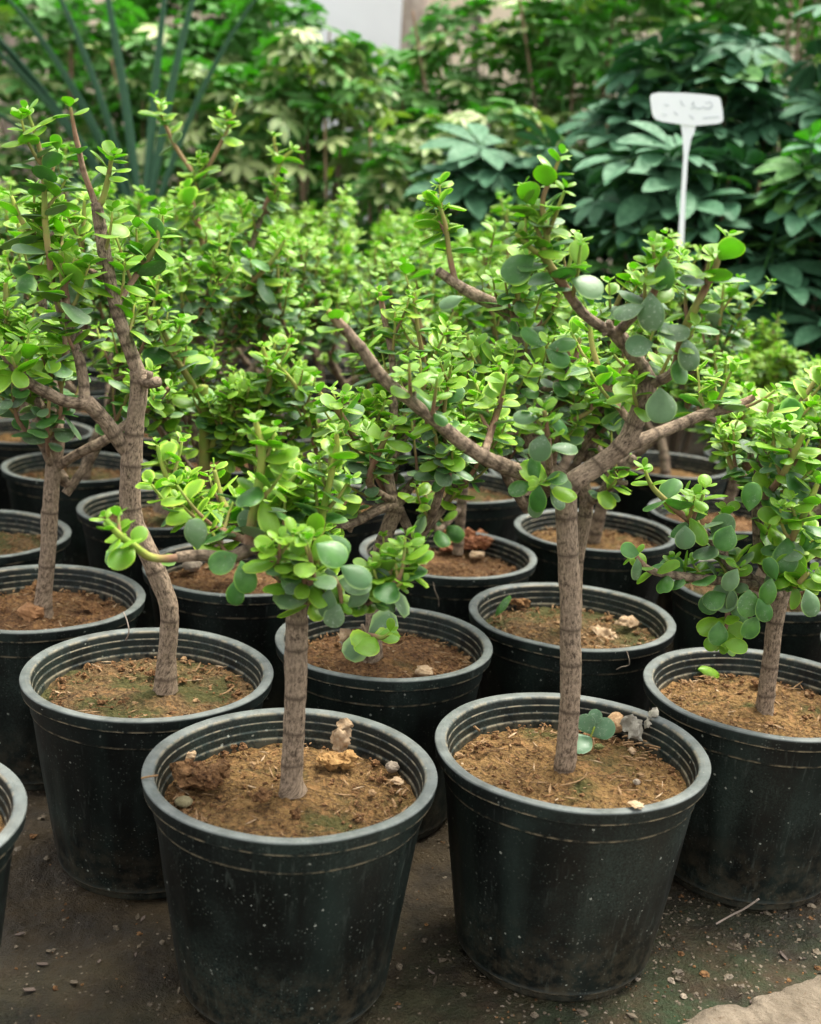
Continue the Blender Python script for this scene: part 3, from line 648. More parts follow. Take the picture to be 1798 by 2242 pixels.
dB = 1.369
B, plB = dig(-.305, 1.369, 'tallest potted bush on the left, crooked ringed trunk over mossy soil', [
    ('trunk', [(364, 1512, dB, 13.5, 1), (366, 1440, dB, 12, 1), (371, 1345, dB, 11.8, 1), (352, 1275, dB, 12, 1), (322, 1205, dB, 12.5, 1), (290, 1140, dB, 13, 1), (283, 1080, dB, 13, 1), (287, 1010, dB, 13.5, 1), (296, 930, dB, 11.5, 1), (304, 860, dB, 11, 1), (304, 812, dB, 11.5, 1)], None, 0, 0, 0, 0),
    ('branch', [(304, 815, dB, 9.5, 1), (285, 765, dB, 8.4, 1), (268, 718, dB, 8, 1), (243, 630, dB, 7.6, 1), (226, 540, dB, 7.4, 1), (211, 445, dB, 7.2, 1)], None, 4, .2, .05, .034),
    ('branch', [(303, 822, dB, 8, 1), (326, 838, dB-.01, 7, 1), (345, 836, dB-.02, 6.6, 1)], None, 0, 0, 0, 0),
    ('branch', [(280, 990, dB, 10, 1), (255, 955, dB-.01, 9.5, 1), (225, 915, dB-.02, 9, 1), (190, 880, dB-.03, 9.5, 1)], None, 0, 0, 0, 0),
    ('branch', [(192, 885, dB-.03, 7, 1), (145, 880, dB-.04, 7.2, 1), (104, 860, dB-.05, 7, 1), (65, 838, dB-.06, 6, 1), (30, 805, dB-.07, 5, .8), (5, 770, dB-.08, 4, .5)], .75, 4, .6, .05, .040, {'kind': 'O'}),
    ('branch', [(187, 885, dB-.03, 7, 1), (184, 840, dB-.02, 6.6, 1), (175, 790, dB-.02, 6.4, 1), (158, 740, dB-.02, 5.4, .9), (148, 680, dB-.02, 5, .8), (138, 610, dB-.02, 4, .2), (133, 550, dB-.02, 3, 0)], .35, 6, .35, .06, .036, {'kind': 'O'}),
    ('branch', [(210, 447, dB, 4.5, .8), (196, 410, dB, 3.6, .4), (182, 370, dB, 3.4, .6), (172, 325, dB, 3.4, .5), (163, 285, dB, 2.6, .4), (154, 235, dB, 1.8, .2)], .15, 0, 0, 0, .030, {'gap': .045}),
    ('branch', [(213, 450, dB, 4.5, .6), (224, 440, dB, 4, .1), (236, 395, dB, 3.2, .1), (243, 350, dB, 2.4, .1)], .2, 1, .4, .04, .032, {'gap': .03}),
    ('branch', [(157, 745, dB-.02, 4.5, .9), (120, 640, dB-.01, 4, .5), (100, 500, dB, 3.6, .1), (96, 400, dB, 3, .1), (85, 320, dB, 2.6, .2), (60, 245, dB, 1.6, 0)], .4, 6, .3, .06, .032),
    ('branch', [(240, 620, dB, 4, .8), (150, 560, dB+.02, 4, .4), (60, 500, dB+.04, 3.4, .1), (25, 430, dB+.05, 2.4, 0)], .3, 5, .3, .06, .032),
    ('branch', [(255, 670, dB, 4, .8), (300, 600, dB+.05, 4, .4), (340, 540, dB+.06, 3.4, .1), (350, 470, dB+.07, 2.4, 0)], .3, 4, .3, .06, .030),
], 1, 2, 13)

dC = 1.523
C, plC = dig(-.025, 1.523, 'potted bush between and behind the two front pots, low leafy sucker beside its trunk', [
    ('trunk', [(817, 1475, dC, 14, 1), (818, 1400, dC, 12.5, 1), (820, 1340, dC, 11.5, 1), (823, 1270, dC, 11.5, 1), (829, 1225, dC, 12, 1), (845, 1170, dC, 11, 1), (868, 1105, dC, 11, 1)], None, 0, 0, 0, 0),
    ('branch', [(868, 1108, dC, 8, 1), (830, 1115, dC-.03, 7.6, 1), (785, 1138, dC-.05, 7, 1), (745, 1152, dC-.07, 5, .9), (720, 1130, dC-.08, 3.6, .4)], .8, 3, .5, .05, .030),
    ('branch', [(828, 1235, dC, 5.5, 1), (850, 1232, dC-.02, 5, 1), (868, 1225, dC-.03, 3.6, .9)], .5, 2, .4, .05, .028, {'kind': 'O'}),
    ('branch', [(806, 1440, dC-.01, 5, 1), (792, 1395, dC-.04, 4.6, .9), (812, 1392, dC-.09, 4, .5), (838, 1396, dC-.11, 3, .1), (855, 1385, dC-.12, 2, 0)], .62, 0, .6, .035, .036, {'gap': .016}),
    ('branch', [(868, 1108, dC, 8, 1), (905, 1060, dC+.02, 7.4, 1), (960, 1010, dC+.04, 6.6, 1), (1000, 985, dC+.06, 5, .8)], .6, 6, .3, .07, .030),
    ('branch', [(865, 1110, dC, 8, 1), (850, 1020, dC+.02, 7, 1), (862, 900, dC+.05, 6, .8), (858, 780, dC+.06, 5, .7), (840, 690, dC+.08, 4.4, .6), (832, 640, dC+.08, 3, .1)], .7, 9, .15, .08, .030),
    ('branch', [(855, 1040, dC+.01, 6, 1), (780, 960, dC-.02, 5, .6), (740, 900, dC-.04, 4, .3), (700, 860, dC-.04, 2.6, .1)], .3, 6, .2, .07, .030),
    ('branch', [(866, 1100, dC, 6, 1), (810, 1060, dC-.06, 5, .6), (830, 990, dC-.09, 4, .3), (860, 930, dC-.1, 2.6, .1)], .3, 6, .2, .07, .030),
    ('branch', [(850, 1020, dC+.02, 6, 1), (900, 930, dC+.06, 5, .6), (930, 830, dC+.06, 4, .3), (915, 720, dC+.06, 3, .2), (905, 640, dC+.06, 2, 0)], .3, 6, .2, .07, .028),
], 2, 3, 14, scale=.965, extra=filler(-.02, 1.53, .40, 3, dense=.9))

dF = 1.426
def exF(pl):
    for x, y, Y, sz_, kd, dx, dz in [(1575, 1360, 1.32, .036, 'M', 0, -1), (1590, 1300, 1.33, .036, 'M', -.8, -.4), (1600, 1290, 1.33, .034, 'O', .4, -1), (1570, 1300, 1.34, .034, 'M', -.6, -.9), (1640, 1290, 1.31, .040, 'M', 0, -1), (1660, 1310, 1.3, .036, 'M', .5, -.7),
                                     (1640, 1120, 1.29, .040, 'M', 0, 1), (1602, 1150, 1.3, .038, 'M', -.4, -1), (1500, 1150, 1.3, .034, 'O', .1, -1), (1585, 1408, 1.31, .034, 'Y', 1, -.05), (1700, 1270, 1.3, .034, 'M', -.5, .8), (1690, 1265, 1.3, .038, 'M', -.2, -.9),
                                     (1400, 1212, 1.3, .030, 'M', -.9, .3), (1395, 1222, 1.3, .032, 'O', .3, -1), (1765, 1290, 1.28, .04, 'O', .5, -.9), (1615, 1245, 1.3, .034, 'O', -.5, -.9), (1660, 1350, 1.31, .036, 'M', -.5, -.8)]:
        pl.leaf(at(x, y, Y=Y), Vector((dx, -.25+random.uniform(-.1, .1), dz)), Vector((random.uniform(-.4, .4), -.8, random.uniform(.3, 1.0))), sz_*.80, kd)
Fp, plF = dig(.457, 1.426, 'potted bush cut by the right edge, low crown with round leaves hanging to its rim', [
    ('trunk', [(1672, 1580, dF, 13.5, 1), (1677, 1540, dF, 12, 1), (1688, 1440, dF, 11, 1), (1700, 1350, dF, 11, 1), (1714, 1290, dF, 11, 1), (1725, 1240, dF, 10.5, 1)], None, 0, 0, 0, 0),
    ('branch', [(1720, 1270, dF, 8, 1), (1670, 1230, dF-.02, 7.6, 1), (1660, 1150, dF-.03, 7.4, 1), (1660, 1060, dF-.03, 7, 1), (1670, 990, dF-.02, 6, .9), (1684, 920, dF-.02, 4, .4), (1690, 870, dF-.02, 2.5, 0)], .5, 7, .3, .07, .034),
    ('branch', [(1700, 1290, dF-.01, 7, 1), (1642, 1265, dF-.04, 6.4, 1), (1601, 1241, dF-.06, 6, 1), (1570, 1195, dF-.07, 5.4, 1), (1523, 1150, dF-.08, 4.6, .8), (1480, 1115, dF-.09, 4, .3), (1430, 1068, dF-.09, 3, .1), (1412, 1030, dF-.09, 2, 0)], .35, 6, .3, .055, .031),
    ('branch', [(1705, 1300, dF-.01, 7, 1), (1642, 1280, dF-.06, 6.4, 1), (1549, 1268, dF-.08, 6, 1), (1460, 1258, dF-.09, 5, .9), (1419, 1245, dF-.1, 4, .7), (1390, 1215, dF-.1, 2.6, .4)], .4, 5, .3, .045, .031),
    ('branch', [(1640, 1275, dF-.06, 4.5, .9), (1600, 1320, dF-.08, 3.4, .6), (1590, 1370, dF-.09, 2.8, .4), (1578, 1408, dF-.09, 2, .2)], .3, 0, 0, 0, .033, {'kind': 'M', 'gap': .014}),
    ('branch', [(1690, 1235, dF, 8, 1), (1740, 1218, dF-.03, 7.4, 1), (1830, 1208, dF-.06, 7, 1)], None, 4, .3, .06, .033),
    ('branch', [(1715, 1260, dF-.02, 5.5, .8), (1730, 1190, dF-.08, 4.6, .3), (1760, 1130, dF-.1, 4, .1), (1790, 1060, dF-.1, 3, 0)], .3, 4, .3, .06, .036),
    ('branch', [(1665, 1100, dF-.03, 5.5, .8), (1700, 1060, dF-.07, 4.6, .4), (1730, 1010, dF-.09, 4, .1), (1760, 950, dF-.1, 3, 0)], .3, 5, .2, .06, .034),
    ('branch', [(1668, 1060, dF-.03, 5, .8), (1610, 1030, dF-.01, 4, .3), (1590, 980, dF, 3.4, .1), (1572, 930, dF, 2.4, 0)], .3, 4, .3, .05, .031),
    ('branch', [(1680, 980, dF-.02, 5, .8), (1740, 900, dF+.04, 4, .3), (1790, 830, dF+.06, 3.4, .1), (1840, 790, dF+.06, 2.4, 0)], .3, 4, .3, .05, .031),
    ('branch', [(1760, 1215, dF-.03, 4.5, .8), (1740, 1280, dF-.1, 4, .3), (1770, 1255, dF-.12, 3, .1)], .3, 3, .3, .04, .036),
], 0, 1, 15, extra=exF)

dG = 1.617
G, plG = dig(-.519, 1.617, 'left edge potted bush, slim grey trunk sending one arm to the right', [
    ('trunk', [(94, 1350, dG, 14, 1), (97, 1300, dG, 12, 1), (104, 1220, dG, 11.5, 1), (110, 1110, dG, 11.5, 1), (117, 1020, dG, 11.5, 1), (123, 960, dG, 11.5, 1), (120, 930, dG, 11, 1)], None, 0, 0, 0, 0),
    ('branch', [(122, 955, dG, 9.5, 1), (104, 915, dG-.01, 9, 1), (84, 885, dG-.02, 7.5, 1), (60, 840, dG-.03, 6, .9), (30, 780, dG-.04, 5, .7), (15, 700, dG-.04, 4, .3), (12, 620, dG-.04, 3, .1)], .5, 7, .35, .07, .034, {'kind': 'O'}),
    ('branch', [(124, 965, dG, 9, 1), (126, 900, dG+.02, 9, 1), (105, 800, dG+.03, 7.6, 1), (95, 710, dG+.03, 7, 1), (90, 640, dG+.03, 6, .9), (60, 560, dG+.03, 4.4, .4), (40, 490, dG+.03, 3, 0)], .6, 9, .3, .08, .032),
    ('branch', [(130, 1018, dG, 7.6, 1), (175, 992, dG-.02, 7.4, 1), (229, 963, dG-.03, 7, 1), (281, 925, dG-.02, 6, 1), (330, 890, dG, 5, .9), (370, 850, dG, 3.6, .4)], .7, 4, .7, .08, .030),
    ('branch', [(70, 850, dG-.02, 4.5, .9), (125, 800, dG-.06, 4.4, .9), (142, 775, dG-.08, 4, .7), (140, 700, dG-.08, 3, .3)], .3, 3, .4, .05, .040, {'kind': 'O'}),
    ('branch', [(95, 730, dG+.03, 5, .9), (170, 600, dG+.05, 4.4, .5), (180, 520, dG+.05, 3.6, .2), (185, 440, dG+.05, 2.4, 0)], .3, 6, .3, .07, .030),
], 2, 0, 16, extra=filler(-.53, 1.63, .47, 3, dense=.8))

dD = 1.677
Dp, plD = dig(.243, 1.677, 'potted bush directly behind the tall forked one, dry leaves scattered on its dull soil', [
    ('trunk', [(1256, 1372, dD, 11.5, 1), (1260, 1300, dD, 11, 1), (1264, 1220, dD, 11, 1), (1284, 1110, dD, 11, 1), (1276, 1060, dD, 11, 1)], None, 0, 0, 0, 0),
    ('branch', [(1278, 1080, dD, 9, 1), (1230, 1045, dD, 12, 1), (1175, 1000, dD, 12.5, 1), (1155, 930, dD, 13, 1), (1148, 850, dD, 12.5, 1), (1143, 770, dD, 11.5, 1), (1125, 700, dD, 10.5, 1), (1090, 670, dD, 9.5, 1), (1044, 648, dD, 9, 1), (1000, 622, dD, 8, 1), (958, 592, dD, 7, 1)], None, 9, .25, .10, .034),
    ('branch', [(1285, 1105, dD-.01, 8, 1), (1330, 1068, dD-.03, 7.6, 1), (1362, 1035, dD-.04, 7, 1), (1388, 1000, dD-.05, 6, .9)], None, 3, .3, .07, .032),
    ('branch', [(1280, 1080, dD, 8, 1), (1292, 1000, dD+.03, 7.6, 1), (1320, 880, dD+.05, 6, .9), (1330, 780, dD+.05, 5, .6), (1345, 680, dD+.05, 4, .3), (1390, 590, dD+.05, 2.6, 0)], .5, 10, .25, .09, .032),
    ('branch', [(1155, 870, dD-.01, 6.5, 1), (1220, 840, dD-.04, 5.6, 1), (1255, 800, dD-.06, 4.6, .7), (1270, 740, dD-.06, 3, .1)], .4, 5, .3, .07, .033),
    ('branch', [(1125, 705, dD, 5, .7), (1135, 640, dD-.02, 4.6, .1), (1160, 600, dD-.03, 4, .1), (1172, 540, dD-.03, 3, .0)], .3, 4, .3, .06, .034),
    ('branch', [(1150, 900, dD-.01, 5, .8), (1090, 850, dD-.05, 4, .4), (1050, 790, dD-.06, 3.6, .2), (1020, 730, dD-.06, 2.4, 0)], .3, 6, .2, .07, .033),
    ('branch', [(1150, 940, dD-.01, 5, .8), (1100, 950, dD-.05, 4, .4), (1060, 900, dD-.06, 3.6, .2), (1040, 850, dD-.06, 2.4, 0)], .3, 5, .2, .06, .031),
    ('branch', [(1210, 1030, dD, 5, .8), (1230, 940, dD-.03, 4, .4), (1290, 900, dD-.04, 3.6, .2), (1330, 850, dD-.04, 2.4, 0)], .3, 6, .2, .07, .031),
    ('branch', [(1000, 625, dD, 5, .8), (985, 560, dD, 4, .2), (975, 490, dD, 3.4, .2), (952, 425, dD, 2.4, 0)], .3, 3, .3, .06, .034, {'gap': .026}),
    ('branch', [(1345, 690, dD+.05, 4, .6), (1420, 640, dD+.05, 3.4, .3), (1470, 600, dD+.05, 2.4, .1), (1490, 560, dD+.05, 2, 0)], .2, 6, .1, .07, .031),
    ('branch', [(1140, 760, dD, 5, .6), (1200, 690, dD+.02, 4, .3), (1240, 600, dD+.03, 3, .1), (1260, 520, dD+.03, 2.2, 0)], .2, 7, .1, .07, .031),
], 1, 1, 17, extra=filler(.20, 1.69, .45, 4, dense=1.))

dK = 1.80
K, plK = dig(-.262, 1.815, 'potted bush behind the front left one, thick green upright stem with cut top', [
    ('trunk', [(500, 1245, dK, 13, 1), (475, 1190, dK, 12, 1), (455, 1120, dK, 11, 1), (447, 1065, dK, 9.5, .7)], None, 2, .3, .05, .026),
    ('branch', [(447, 1070, dK, 9, .7), (448, 1010, dK-.01, 9, .12), (447, 930, dK-.02, 8.6, .05), (444, 845, dK-.03, 8.2, .05)], None, 3, .5, .09, .036),
    ('branch', [(436, 870, dK-.03, 5.5, .1), (415, 830, dK-.05, 5.4, .1), (388, 790, dK-.06, 5, .2), (364, 740, dK-.07, 4, .2), (345, 700, dK-.07, 2.6, .0)], .25, 3, .3, .06, .040, {'gap': .03}),
    ('branch', [(450, 1000, dK, 6, .1), (480, 950, dK-.02, 5.4, .05), (505, 900, dK-.03, 4, 0), (515, 870, dK-.03, 2.6, 0)], .5, 2, .5, .05, .034),
    ('branch', [(470, 1150, dK, 6, 1), (560, 1060, dK+.02, 5, .6), (620, 960, dK+.03, 4.4, .2), (640, 860, dK+.03, 3, 0), (600, 790, dK+.03, 2, 0)], .35, 9, .2, .08, .036),
    ('branch', [(470, 1150, dK, 6, 1), (600, 1110, dK, 5, .6), (700, 1020, dK, 4.4, .2), (690, 920, dK, 3, 0)], .35, 7, .2, .08, .036),
    ('branch', [(560, 1060, dK+.02, 6, 1), (545, 950, dK+.02, 5, .5), (590, 840, dK, 4.4, .2), (575, 760, dK, 3, 0)], .35, 7, .2, .08, .034),
    ('branch', [(700, 1020, dK, 4.5, .7), (680, 940, dK-.02, 4, .2), (650, 850, dK-.02, 3.4, .1), (600, 790, dK-.02, 2.4, .0)], .2, 5, .2, .06, .034),
    ('branch', [(455, 1120, dK, 5, .9), (400, 1080, dK-.03, 4, .5), (370, 1030, dK-.04, 3.4, .1), (345, 980, dK-.04, 2.4, 0)], .4, 2, .3, .05, .034),
], 2, 2, 18, extra=filler(-.31, 1.815, .39, 4))

dN = 2.146
Np, plN = dig(-.457, 2.146, 'potted bush behind the ringed crooked trunk, tall stem forking high into three green tips', [
    ('trunk', [(355, 1120, dN, 15, 1), (372, 1060, dN, 14, 1), (392, 990, dN, 13.5, 1), (402, 920, dN, 13, 1), (404, 850, dN, 12, 1), (408, 770, dN, 11, 1), (430, 715, dN, 10, 1), (447, 665, dN, 9.5, .95), (459, 625, dN, 9, .9)], None, 4, .5, .10, .034),
    ('branch', [(459, 630, dN, 6, .6), (452, 575, dN, 5.6, .2), (438, 510, dN, 5.4, .3), (424, 450, dN, 4.4, .3), (410, 412, dN, 3, 0)], .3, 3, .3, .07, .042, {'gap': .032}),
    ('branch', [(460, 630, dN, 6, .6), (515, 655, dN-.04, 5.6, .1), (560, 610, dN-.06, 5, .3), (600, 565, dN-.07, 4, .1), (624, 525, dN-.07, 2.6, 0)], .3, 3, .4, .07, .044, {'gap': .03}),
    ('branch', [(405, 840, dN, 8, 1), (470, 760, dN+.04, 7, 1), (530, 600, dN+.08, 6.5, 1), (567, 490, dN+.08, 6.5, .8), (595, 420, dN+.08, 6, .2), (615, 355, dN+.08, 4, .1), (640, 330, dN+.08, 3, 0)], .5, 7, .4, .09, .038),
    ('branch', [(615, 360, dN+.08, 4, .2), (604, 330, dN+.08, 3.4, .2), (600, 300, dN+.08, 2.6, 0)], .4, 0, 0, 0, .03),
    ('branch', [(400, 930, dN, 7, 1), (330, 800, dN+.03, 6, .8), (320, 650, dN+.05, 5, .5), (300, 520, dN+.05, 4, .2), (310, 420, dN+.05, 3, .1)], .4, 10, .25, .09, .036),
    ('branch', [(438, 520, dN+.02, 5, .8), (434, 460, dN+.05, 5, .5), (440, 395, dN+.08, 4.4, .3), (446, 350, dN+.08, 3, .1)], .3, 4, .3, .07, .036),
    ('branch', [(440, 395, dN+.08, 4.2, .3), (470, 340, dN+.08, 4, .3), (495, 290, dN+.1, 3.4, .3), (520, 225, dN+.1, 2.4, .1)], .4, 2, .4, .05, .036, {'gap': .03}),
    ('branch', [(440, 400, dN+.1, 4.2, .3), (390, 330, dN+.12, 4, .3), (365, 280, dN+.12, 3.4, .3), (340, 215, dN+.12, 2.4, .1)], .5, 2, .4, .05, .036, {'gap': .03}),
], 1, 0, 19, extra=filler(-.45, 2.146, .50, 4))

# ------------------------------------------------------------------ bushes of the further rows
hand = [(-.106, 1.134), (.191, 1.226), (-.305, 1.369), (-.025, 1.523), (.457, 1.426), (-.519, 1.617), (.243, 1.677), (-.262, 1.815), (-.457, 2.146)]
near = [((-.488, .990), 'potted bush in the lower left corner, only its blue-grey rim in view', 0),
        ((.576, 1.888), 'potted bush on the right behind the hanging leaf cluster, pale rim seen through foliage', 1),
        ((.067, 1.963), 'potted bush in the middle, slim pale trunk rising from reddish crumbly bark bits', 2),
        ((.344, 2.174), 'potted bush behind the bare forked arms, its round rim half hidden by low leaves', 3),
        ((-.711, 1.914), 'potted bush at the left edge, only the right side of its rim shows', 4),
        ((.74, 1.60), 'potted bush outside the right edge with leaves reaching into the frame', 0),
        ((-.696, 2.444), 'potted bush far left, thin reddish trunk rising from the third rim from the bottom', 1),
        ((.627, 2.361), 'potted bush at right, dark pot standing beyond the low spreading crown', 2),
        ((-.17, 2.29), 'potted bush deep in the middle left, three-way fork low above its pot', 3),
        ((.10, 2.47), 'potted bush deep in the centre behind the slim pale trunk', 4),
        ((-.903, 2.777), 'potted bush at the left edge far back, pale crumbs on its soil', 0),
        ((.85, 2.03), 'potted bush at the far right edge of the third row', 1)]
import itertools
pos = [p for p, _, _ in near]
def okpos(x, y):
    return all((x-a)**2+(y-b)**2 > .262**2 for a, b in hand+pos)
far = []
for j in range(0, 11):
    sx, sy = (-.696+(j-1)*-.20, 2.444+(j-1)*.285)
    for i in range(-4, 12):
        x = sx+.275*i+random.uniform(-.012, .012); y = sy+.165*i+random.uniform(-.012, .012)
        ymax = 4.3 if x < -.1 else (3.75 if x < .35 else 3.02)
        if y < 1.9 or y > ymax or abs(x) > .36*y+.30: continue
        if okpos(x, y): far.append((x, y)); pos.append((x, y))

def height_at(x, y):
    h = .60
    if x > .5 and y > 1.7: h = .44
    elif x > .3 and y > 2.2: h = .50
    if y < 2.1 and x > .5: h = .47
    if x > .15: h -= .04
    if x < -.4: h += .04
    return h*random.uniform(.93, 1.06)

protos = []
def copy_plant(src, x, y, label, rot, sxy, sz_, group):
    r = src.copy(); col.objects.link(r); r.location = (x, y, 0); r.rotation_euler.z = rot
    tag(r, label, 'potted plant', group)
    for ch in src.children:
        c = ch.copy(); col.objects.link(c); c.parent = r
        for g in ch.children:
            q = g.copy(); col.objects.link(q); q.parent = c
    return r
# near individual ones: each grown for itself
cnt = 0
for (x, y), lab, sd_ in near:
    random.seed(100+cnt)
    root = potted(x, y, lab, soil=sd_, var=cnt, crumbs=y < 2.5)
    pl = Plant((x, y, 0))
    if lab.startswith('potted bush in the middle, slim'):
        d = 1.963
        for q, (pts, lt, ntw, t0, tl) in enumerate([([(1003, 1212, d, 9.5, 1), (1010, 1116, d, 8.4, 1), (1016, 1060, d, 8, 1), (1021, 1000, d, 7.6, 1)], None, 0, 0, 0),
                               ([(1021, 1005, d, 7, 1), (1000, 940, d, 6.6, .9), (966, 882, d, 6.2, .6), (940, 810, d, 6, .4), (920, 720, d, 5.6, .3), (905, 640, d, 4, .1)], .4, 7, .2, .1),
                               ([(1020, 1010, d, 6.5, 1), (1060, 930, d, 6, .9), (1090, 820, d+.04, 5, .5), (1080, 700, d+.05, 4, .2), (1060, 560, d+.05, 3, .1)], .3, 9, .2, .1),
                               ([(1010, 1110, d, 6, 1), (960, 1160, d-.07, 5, .9), (940, 1120, d-.08, 4, .5), (930, 1080, d-.08, 3, .1)], .4, 3, .3, .05),
                               ([(1000, 950, d, 5, .9), (990, 850, d+.06, 4, .4), (1000, 700, d+.08, 3, .1), (1010, 600, d+.08, 3, .1)], .3, 8, .2, .09)]):
            P_ = pl.branch(('trunk#' if q == 0 else 'branch#')+str(q), [(at(a, b, Y=c_), r/1000, g) for a, b, c_, r, g in pts], rings=.018, seg=12, rough=.1)
            if lt is not None: pl.leafy(P_, lt, .034)
            if ntw: pl.twigs('branch#%d' % q, P_, ntw, t0, .95, tl, .033)
    else:
        H = height_at(x, y) if y > 1.2 else .30
        grow(pl, Vector((x+random.uniform(-.015, .015), y, SOIL_Z)), H, .0115, dense=1.6 if y > 1.2 else .3, lsz=.031, spread=.85)
    if y < 1.2:       # keep the crown of the cut-off corner pot out of frame, as in the photograph
        pl.leaves = [l for l in pl.leaves if l[0].x < x-.10 or l[0].y < y-.12]
        pl.stems = [s_ for s_ in pl.stems if max(q[0].x for q in s_[1]) < x-.02 or s_[0].startswith('trunk')]
    pl.realise(root); cnt += 1

# shared prototypes: four with single leaves for rows up to 2.9 m, four with merged foliage beyond
far.sort(key=lambda p: p[1])
ORD = ['first', 'second', 'third', 'fourth', 'fifth', 'sixth', 'seventh', 'eighth', 'ninth', 'tenth', 'eleventh', 'twelfth']
rank = {}
for b_ in range(12):
    row = sorted([p for p in far if int((p[1]-1.9)/.3) == b_])
    for q_, p in enumerate(row): rank[p] = (b_, q_)
mid_proto = {}; far_proto = {}
GF = 'small potted bushes in the crowded far rows'
for i, (x, y) in enumerate(far):
    random.seed(300+i)
    rot = random.uniform(0, 6.283); tall = not (x > .5 or (x > .3 and y > 2.2))
    side = 'left' if x < -.45 else ('right' if x > .35 else 'middle')
    near_far = y < 2.95
    D_ = mid_proto if near_far else far_proto
    key = (tall, random.randrange(3))
    b_, q_ = rank[(x, y)]
    lab = '%s potted bush, %s from the left in the %s depth band of the far pots' % ('tall' if tall else 'low', ORD[q_], ORD[b_])
    grp = GF+' on the '+side+(' nearer' if near_far else ' distant')+(' tall' if tall else ' low')
    if key not in D_:
        root = potted(x, y, lab, grp, soil=i, var=i, crumbs=False)
        pl = Plant((x, y, 0)); H = (.60 if y < 2.9 else .645) if tall else .44
        grow(pl, Vector((x, y, SOIL_Z)), H, .0115, dense=2.1, lsz=.031, spread=.9)
        pl.realise(root, individual=300 if near_far else 0); D_[key] = root
    else: copy_plant(D_[key], x, y, lab, rot, 1, 1, grp)

# ------------------------------------------------------------------ things lying on the soil
def lump(px, py, s, mat, name, label, cat, Z=-.028, flat=.7, jag=.45, n=1, lift=.4, sp=1.):
    mb = MB(); p = at(px, py, Z=Z)
    for i in range(n):
        q = Vector((random.uniform(-s, s)*sp, random.uniform(-s, s)*sp*.6, random.uniform(0, s*.4))) if n > 1 else Vector()
        rock(mb, q+Vector((0, 0, s*lift)), s*(1 if n == 1 else random.uniform(.35, .7)), px+i*3.7, jag=jag, flat=flat, det=1)
    o = mb.build(name, mat, loc=p, smooth=False); tag(o, label, cat); return o
random.seed(77)
CL_ = 'earth clods on the front left pot'
lump(432, 1722, .022, M_CLOD, 'soil_clod', 'largest dark crumbly clod at the left wall of the front left pot', 'clod', n=8, jag=.7, sp=1.1)
lump(562, 1757, .0125, M_CLOD, 'soil_clod', 'single dark brown clod on sandy soil below left of the grey trunk', 'clod', n=3, jag=.7, sp=.6)
lump(740, 1683, .016, plain('ochre_earth', (.20, .10, .03), (.36, .21, .075), 150), 'soil_clod', 'ochre knobbly clod just right of the grey trunk', 'clod', n=9, jag=.6)
lump(402, 1762, .008, plain('olive_stone', (.12, .10, .05), (.20, .17, .09), 90), 'pebble', 'smooth olive pebble wedged at the lower left of the front left soil', 'pebble', flat=.6, jag=.12)
lump(411, 1660, .0085, M_TAN, 'pebble', 'pale tan pebble by the back left wall of the front left pot', 'pebble', jag=.3)
lump(859, 1685, .008, M_PEB, 'pebble', 'grey pebble at the right wall of the front left pot', 'pebble', jag=.2)
lump(800, 1628, .006, M_PEB, 'pebble', 'small grey pebble near the back right wall of the front left pot', 'pebble', jag=.2)
lump(648, 1790, .006, M_CLOD, 'soil_clod', 'tiny reddish clod near the front rim of the left front pot', 'clod', n=3, flat=1.3, jag=.7, sp=.4)
lump(870, 1716, .008, M_TAN, 'bark_chip', 'tan bark chip lying at the right front of the left front soil', 'bark chip', flat=.25, jag=.5)
b_ = lump(1346, 1600, .0145, plain('snail_shell', (.30, .17, .08), (.46, .30, .16), 170), 'round_gall', 'round brown ball resting behind the sprout in the front right pot', 'seed ball', flat=.85, jag=.12, lift=.7)
lump(1392, 1768, .008, M_TAN, 'bark_chip', 'pale flake stuck on the front rim of the right front pot', 'flake', Z=.001, flat=.22, jag=.6)
lump(1384, 1648, .005, M_TAN, 'pebble', 'small tan pebble right of the trunk in the front right pot', 'pebble', jag=.3)
lump(1394, 1716, .0048, M_PEB, 'pebble', 'small blue-grey pebble on the front right soil', 'pebble', jag=.2)
lump(1310, 1638, .005, plain('mossy_stone', (.10, .11, .03), (.2, .2, .08), 100), 'pebble', 'mossy green pebble beside the sprout in the front right pot', 'pebble', flat=.6)
lump(1148, 1568, .006, M_CLOD, 'soil_clod', 'brown clod at the back wall left of the tall forked trunk', 'clod', n=2, jag=.5, sp=.4)
lump(930, 1478, .013, M_TAN, 'pebble', 'tan flat stone on the mossy soil of the pot between the two front ones', 'pebble', flat=.5, jag=.3)
lump(958, 1480, .010, M_CLOD, 'soil_clod', 'brown clod next to the tan flat stone', 'clod', jag=.6)
lump(70, 1352, .020, plain('rust_stone', (.22, .10, .04), (.34, .18, .08), 60), 'pebble', 'rusty brown stone at the foot of the slim grey trunk on the left', 'pebble', jag=.35)
lump(159, 1256, .012, M_PEB, 'pebble', 'pale pebble at the back wall of the left edge pot', 'pebble', jag=.2)
lump(421, 1246, .016, M_PEB, 'pebble', 'grey pebble beside the thick green stem', 'pebble', flat=.55, jag=.2)
lump(1044, 1222, .014, M_TAN, 'pebble', 'tan stone among reddish bark bits in the middle pot', 'pebble', flat=.5, jag=.3)
lump(1003, 1205, .03, plain('red_bark', (.13, .045, .02), (.27, .11, .045), 90), 'bark_heap', 'heap of reddish bark bits round the slim pale trunk', 'bark heap', n=14, jag=.8, sp=1.5)
lump(470, 1700, .010, M_CLOD, 'soil_clod', 'brown clod behind the largest dark clod of the front left pot', 'clod', n=5, jag=.7)
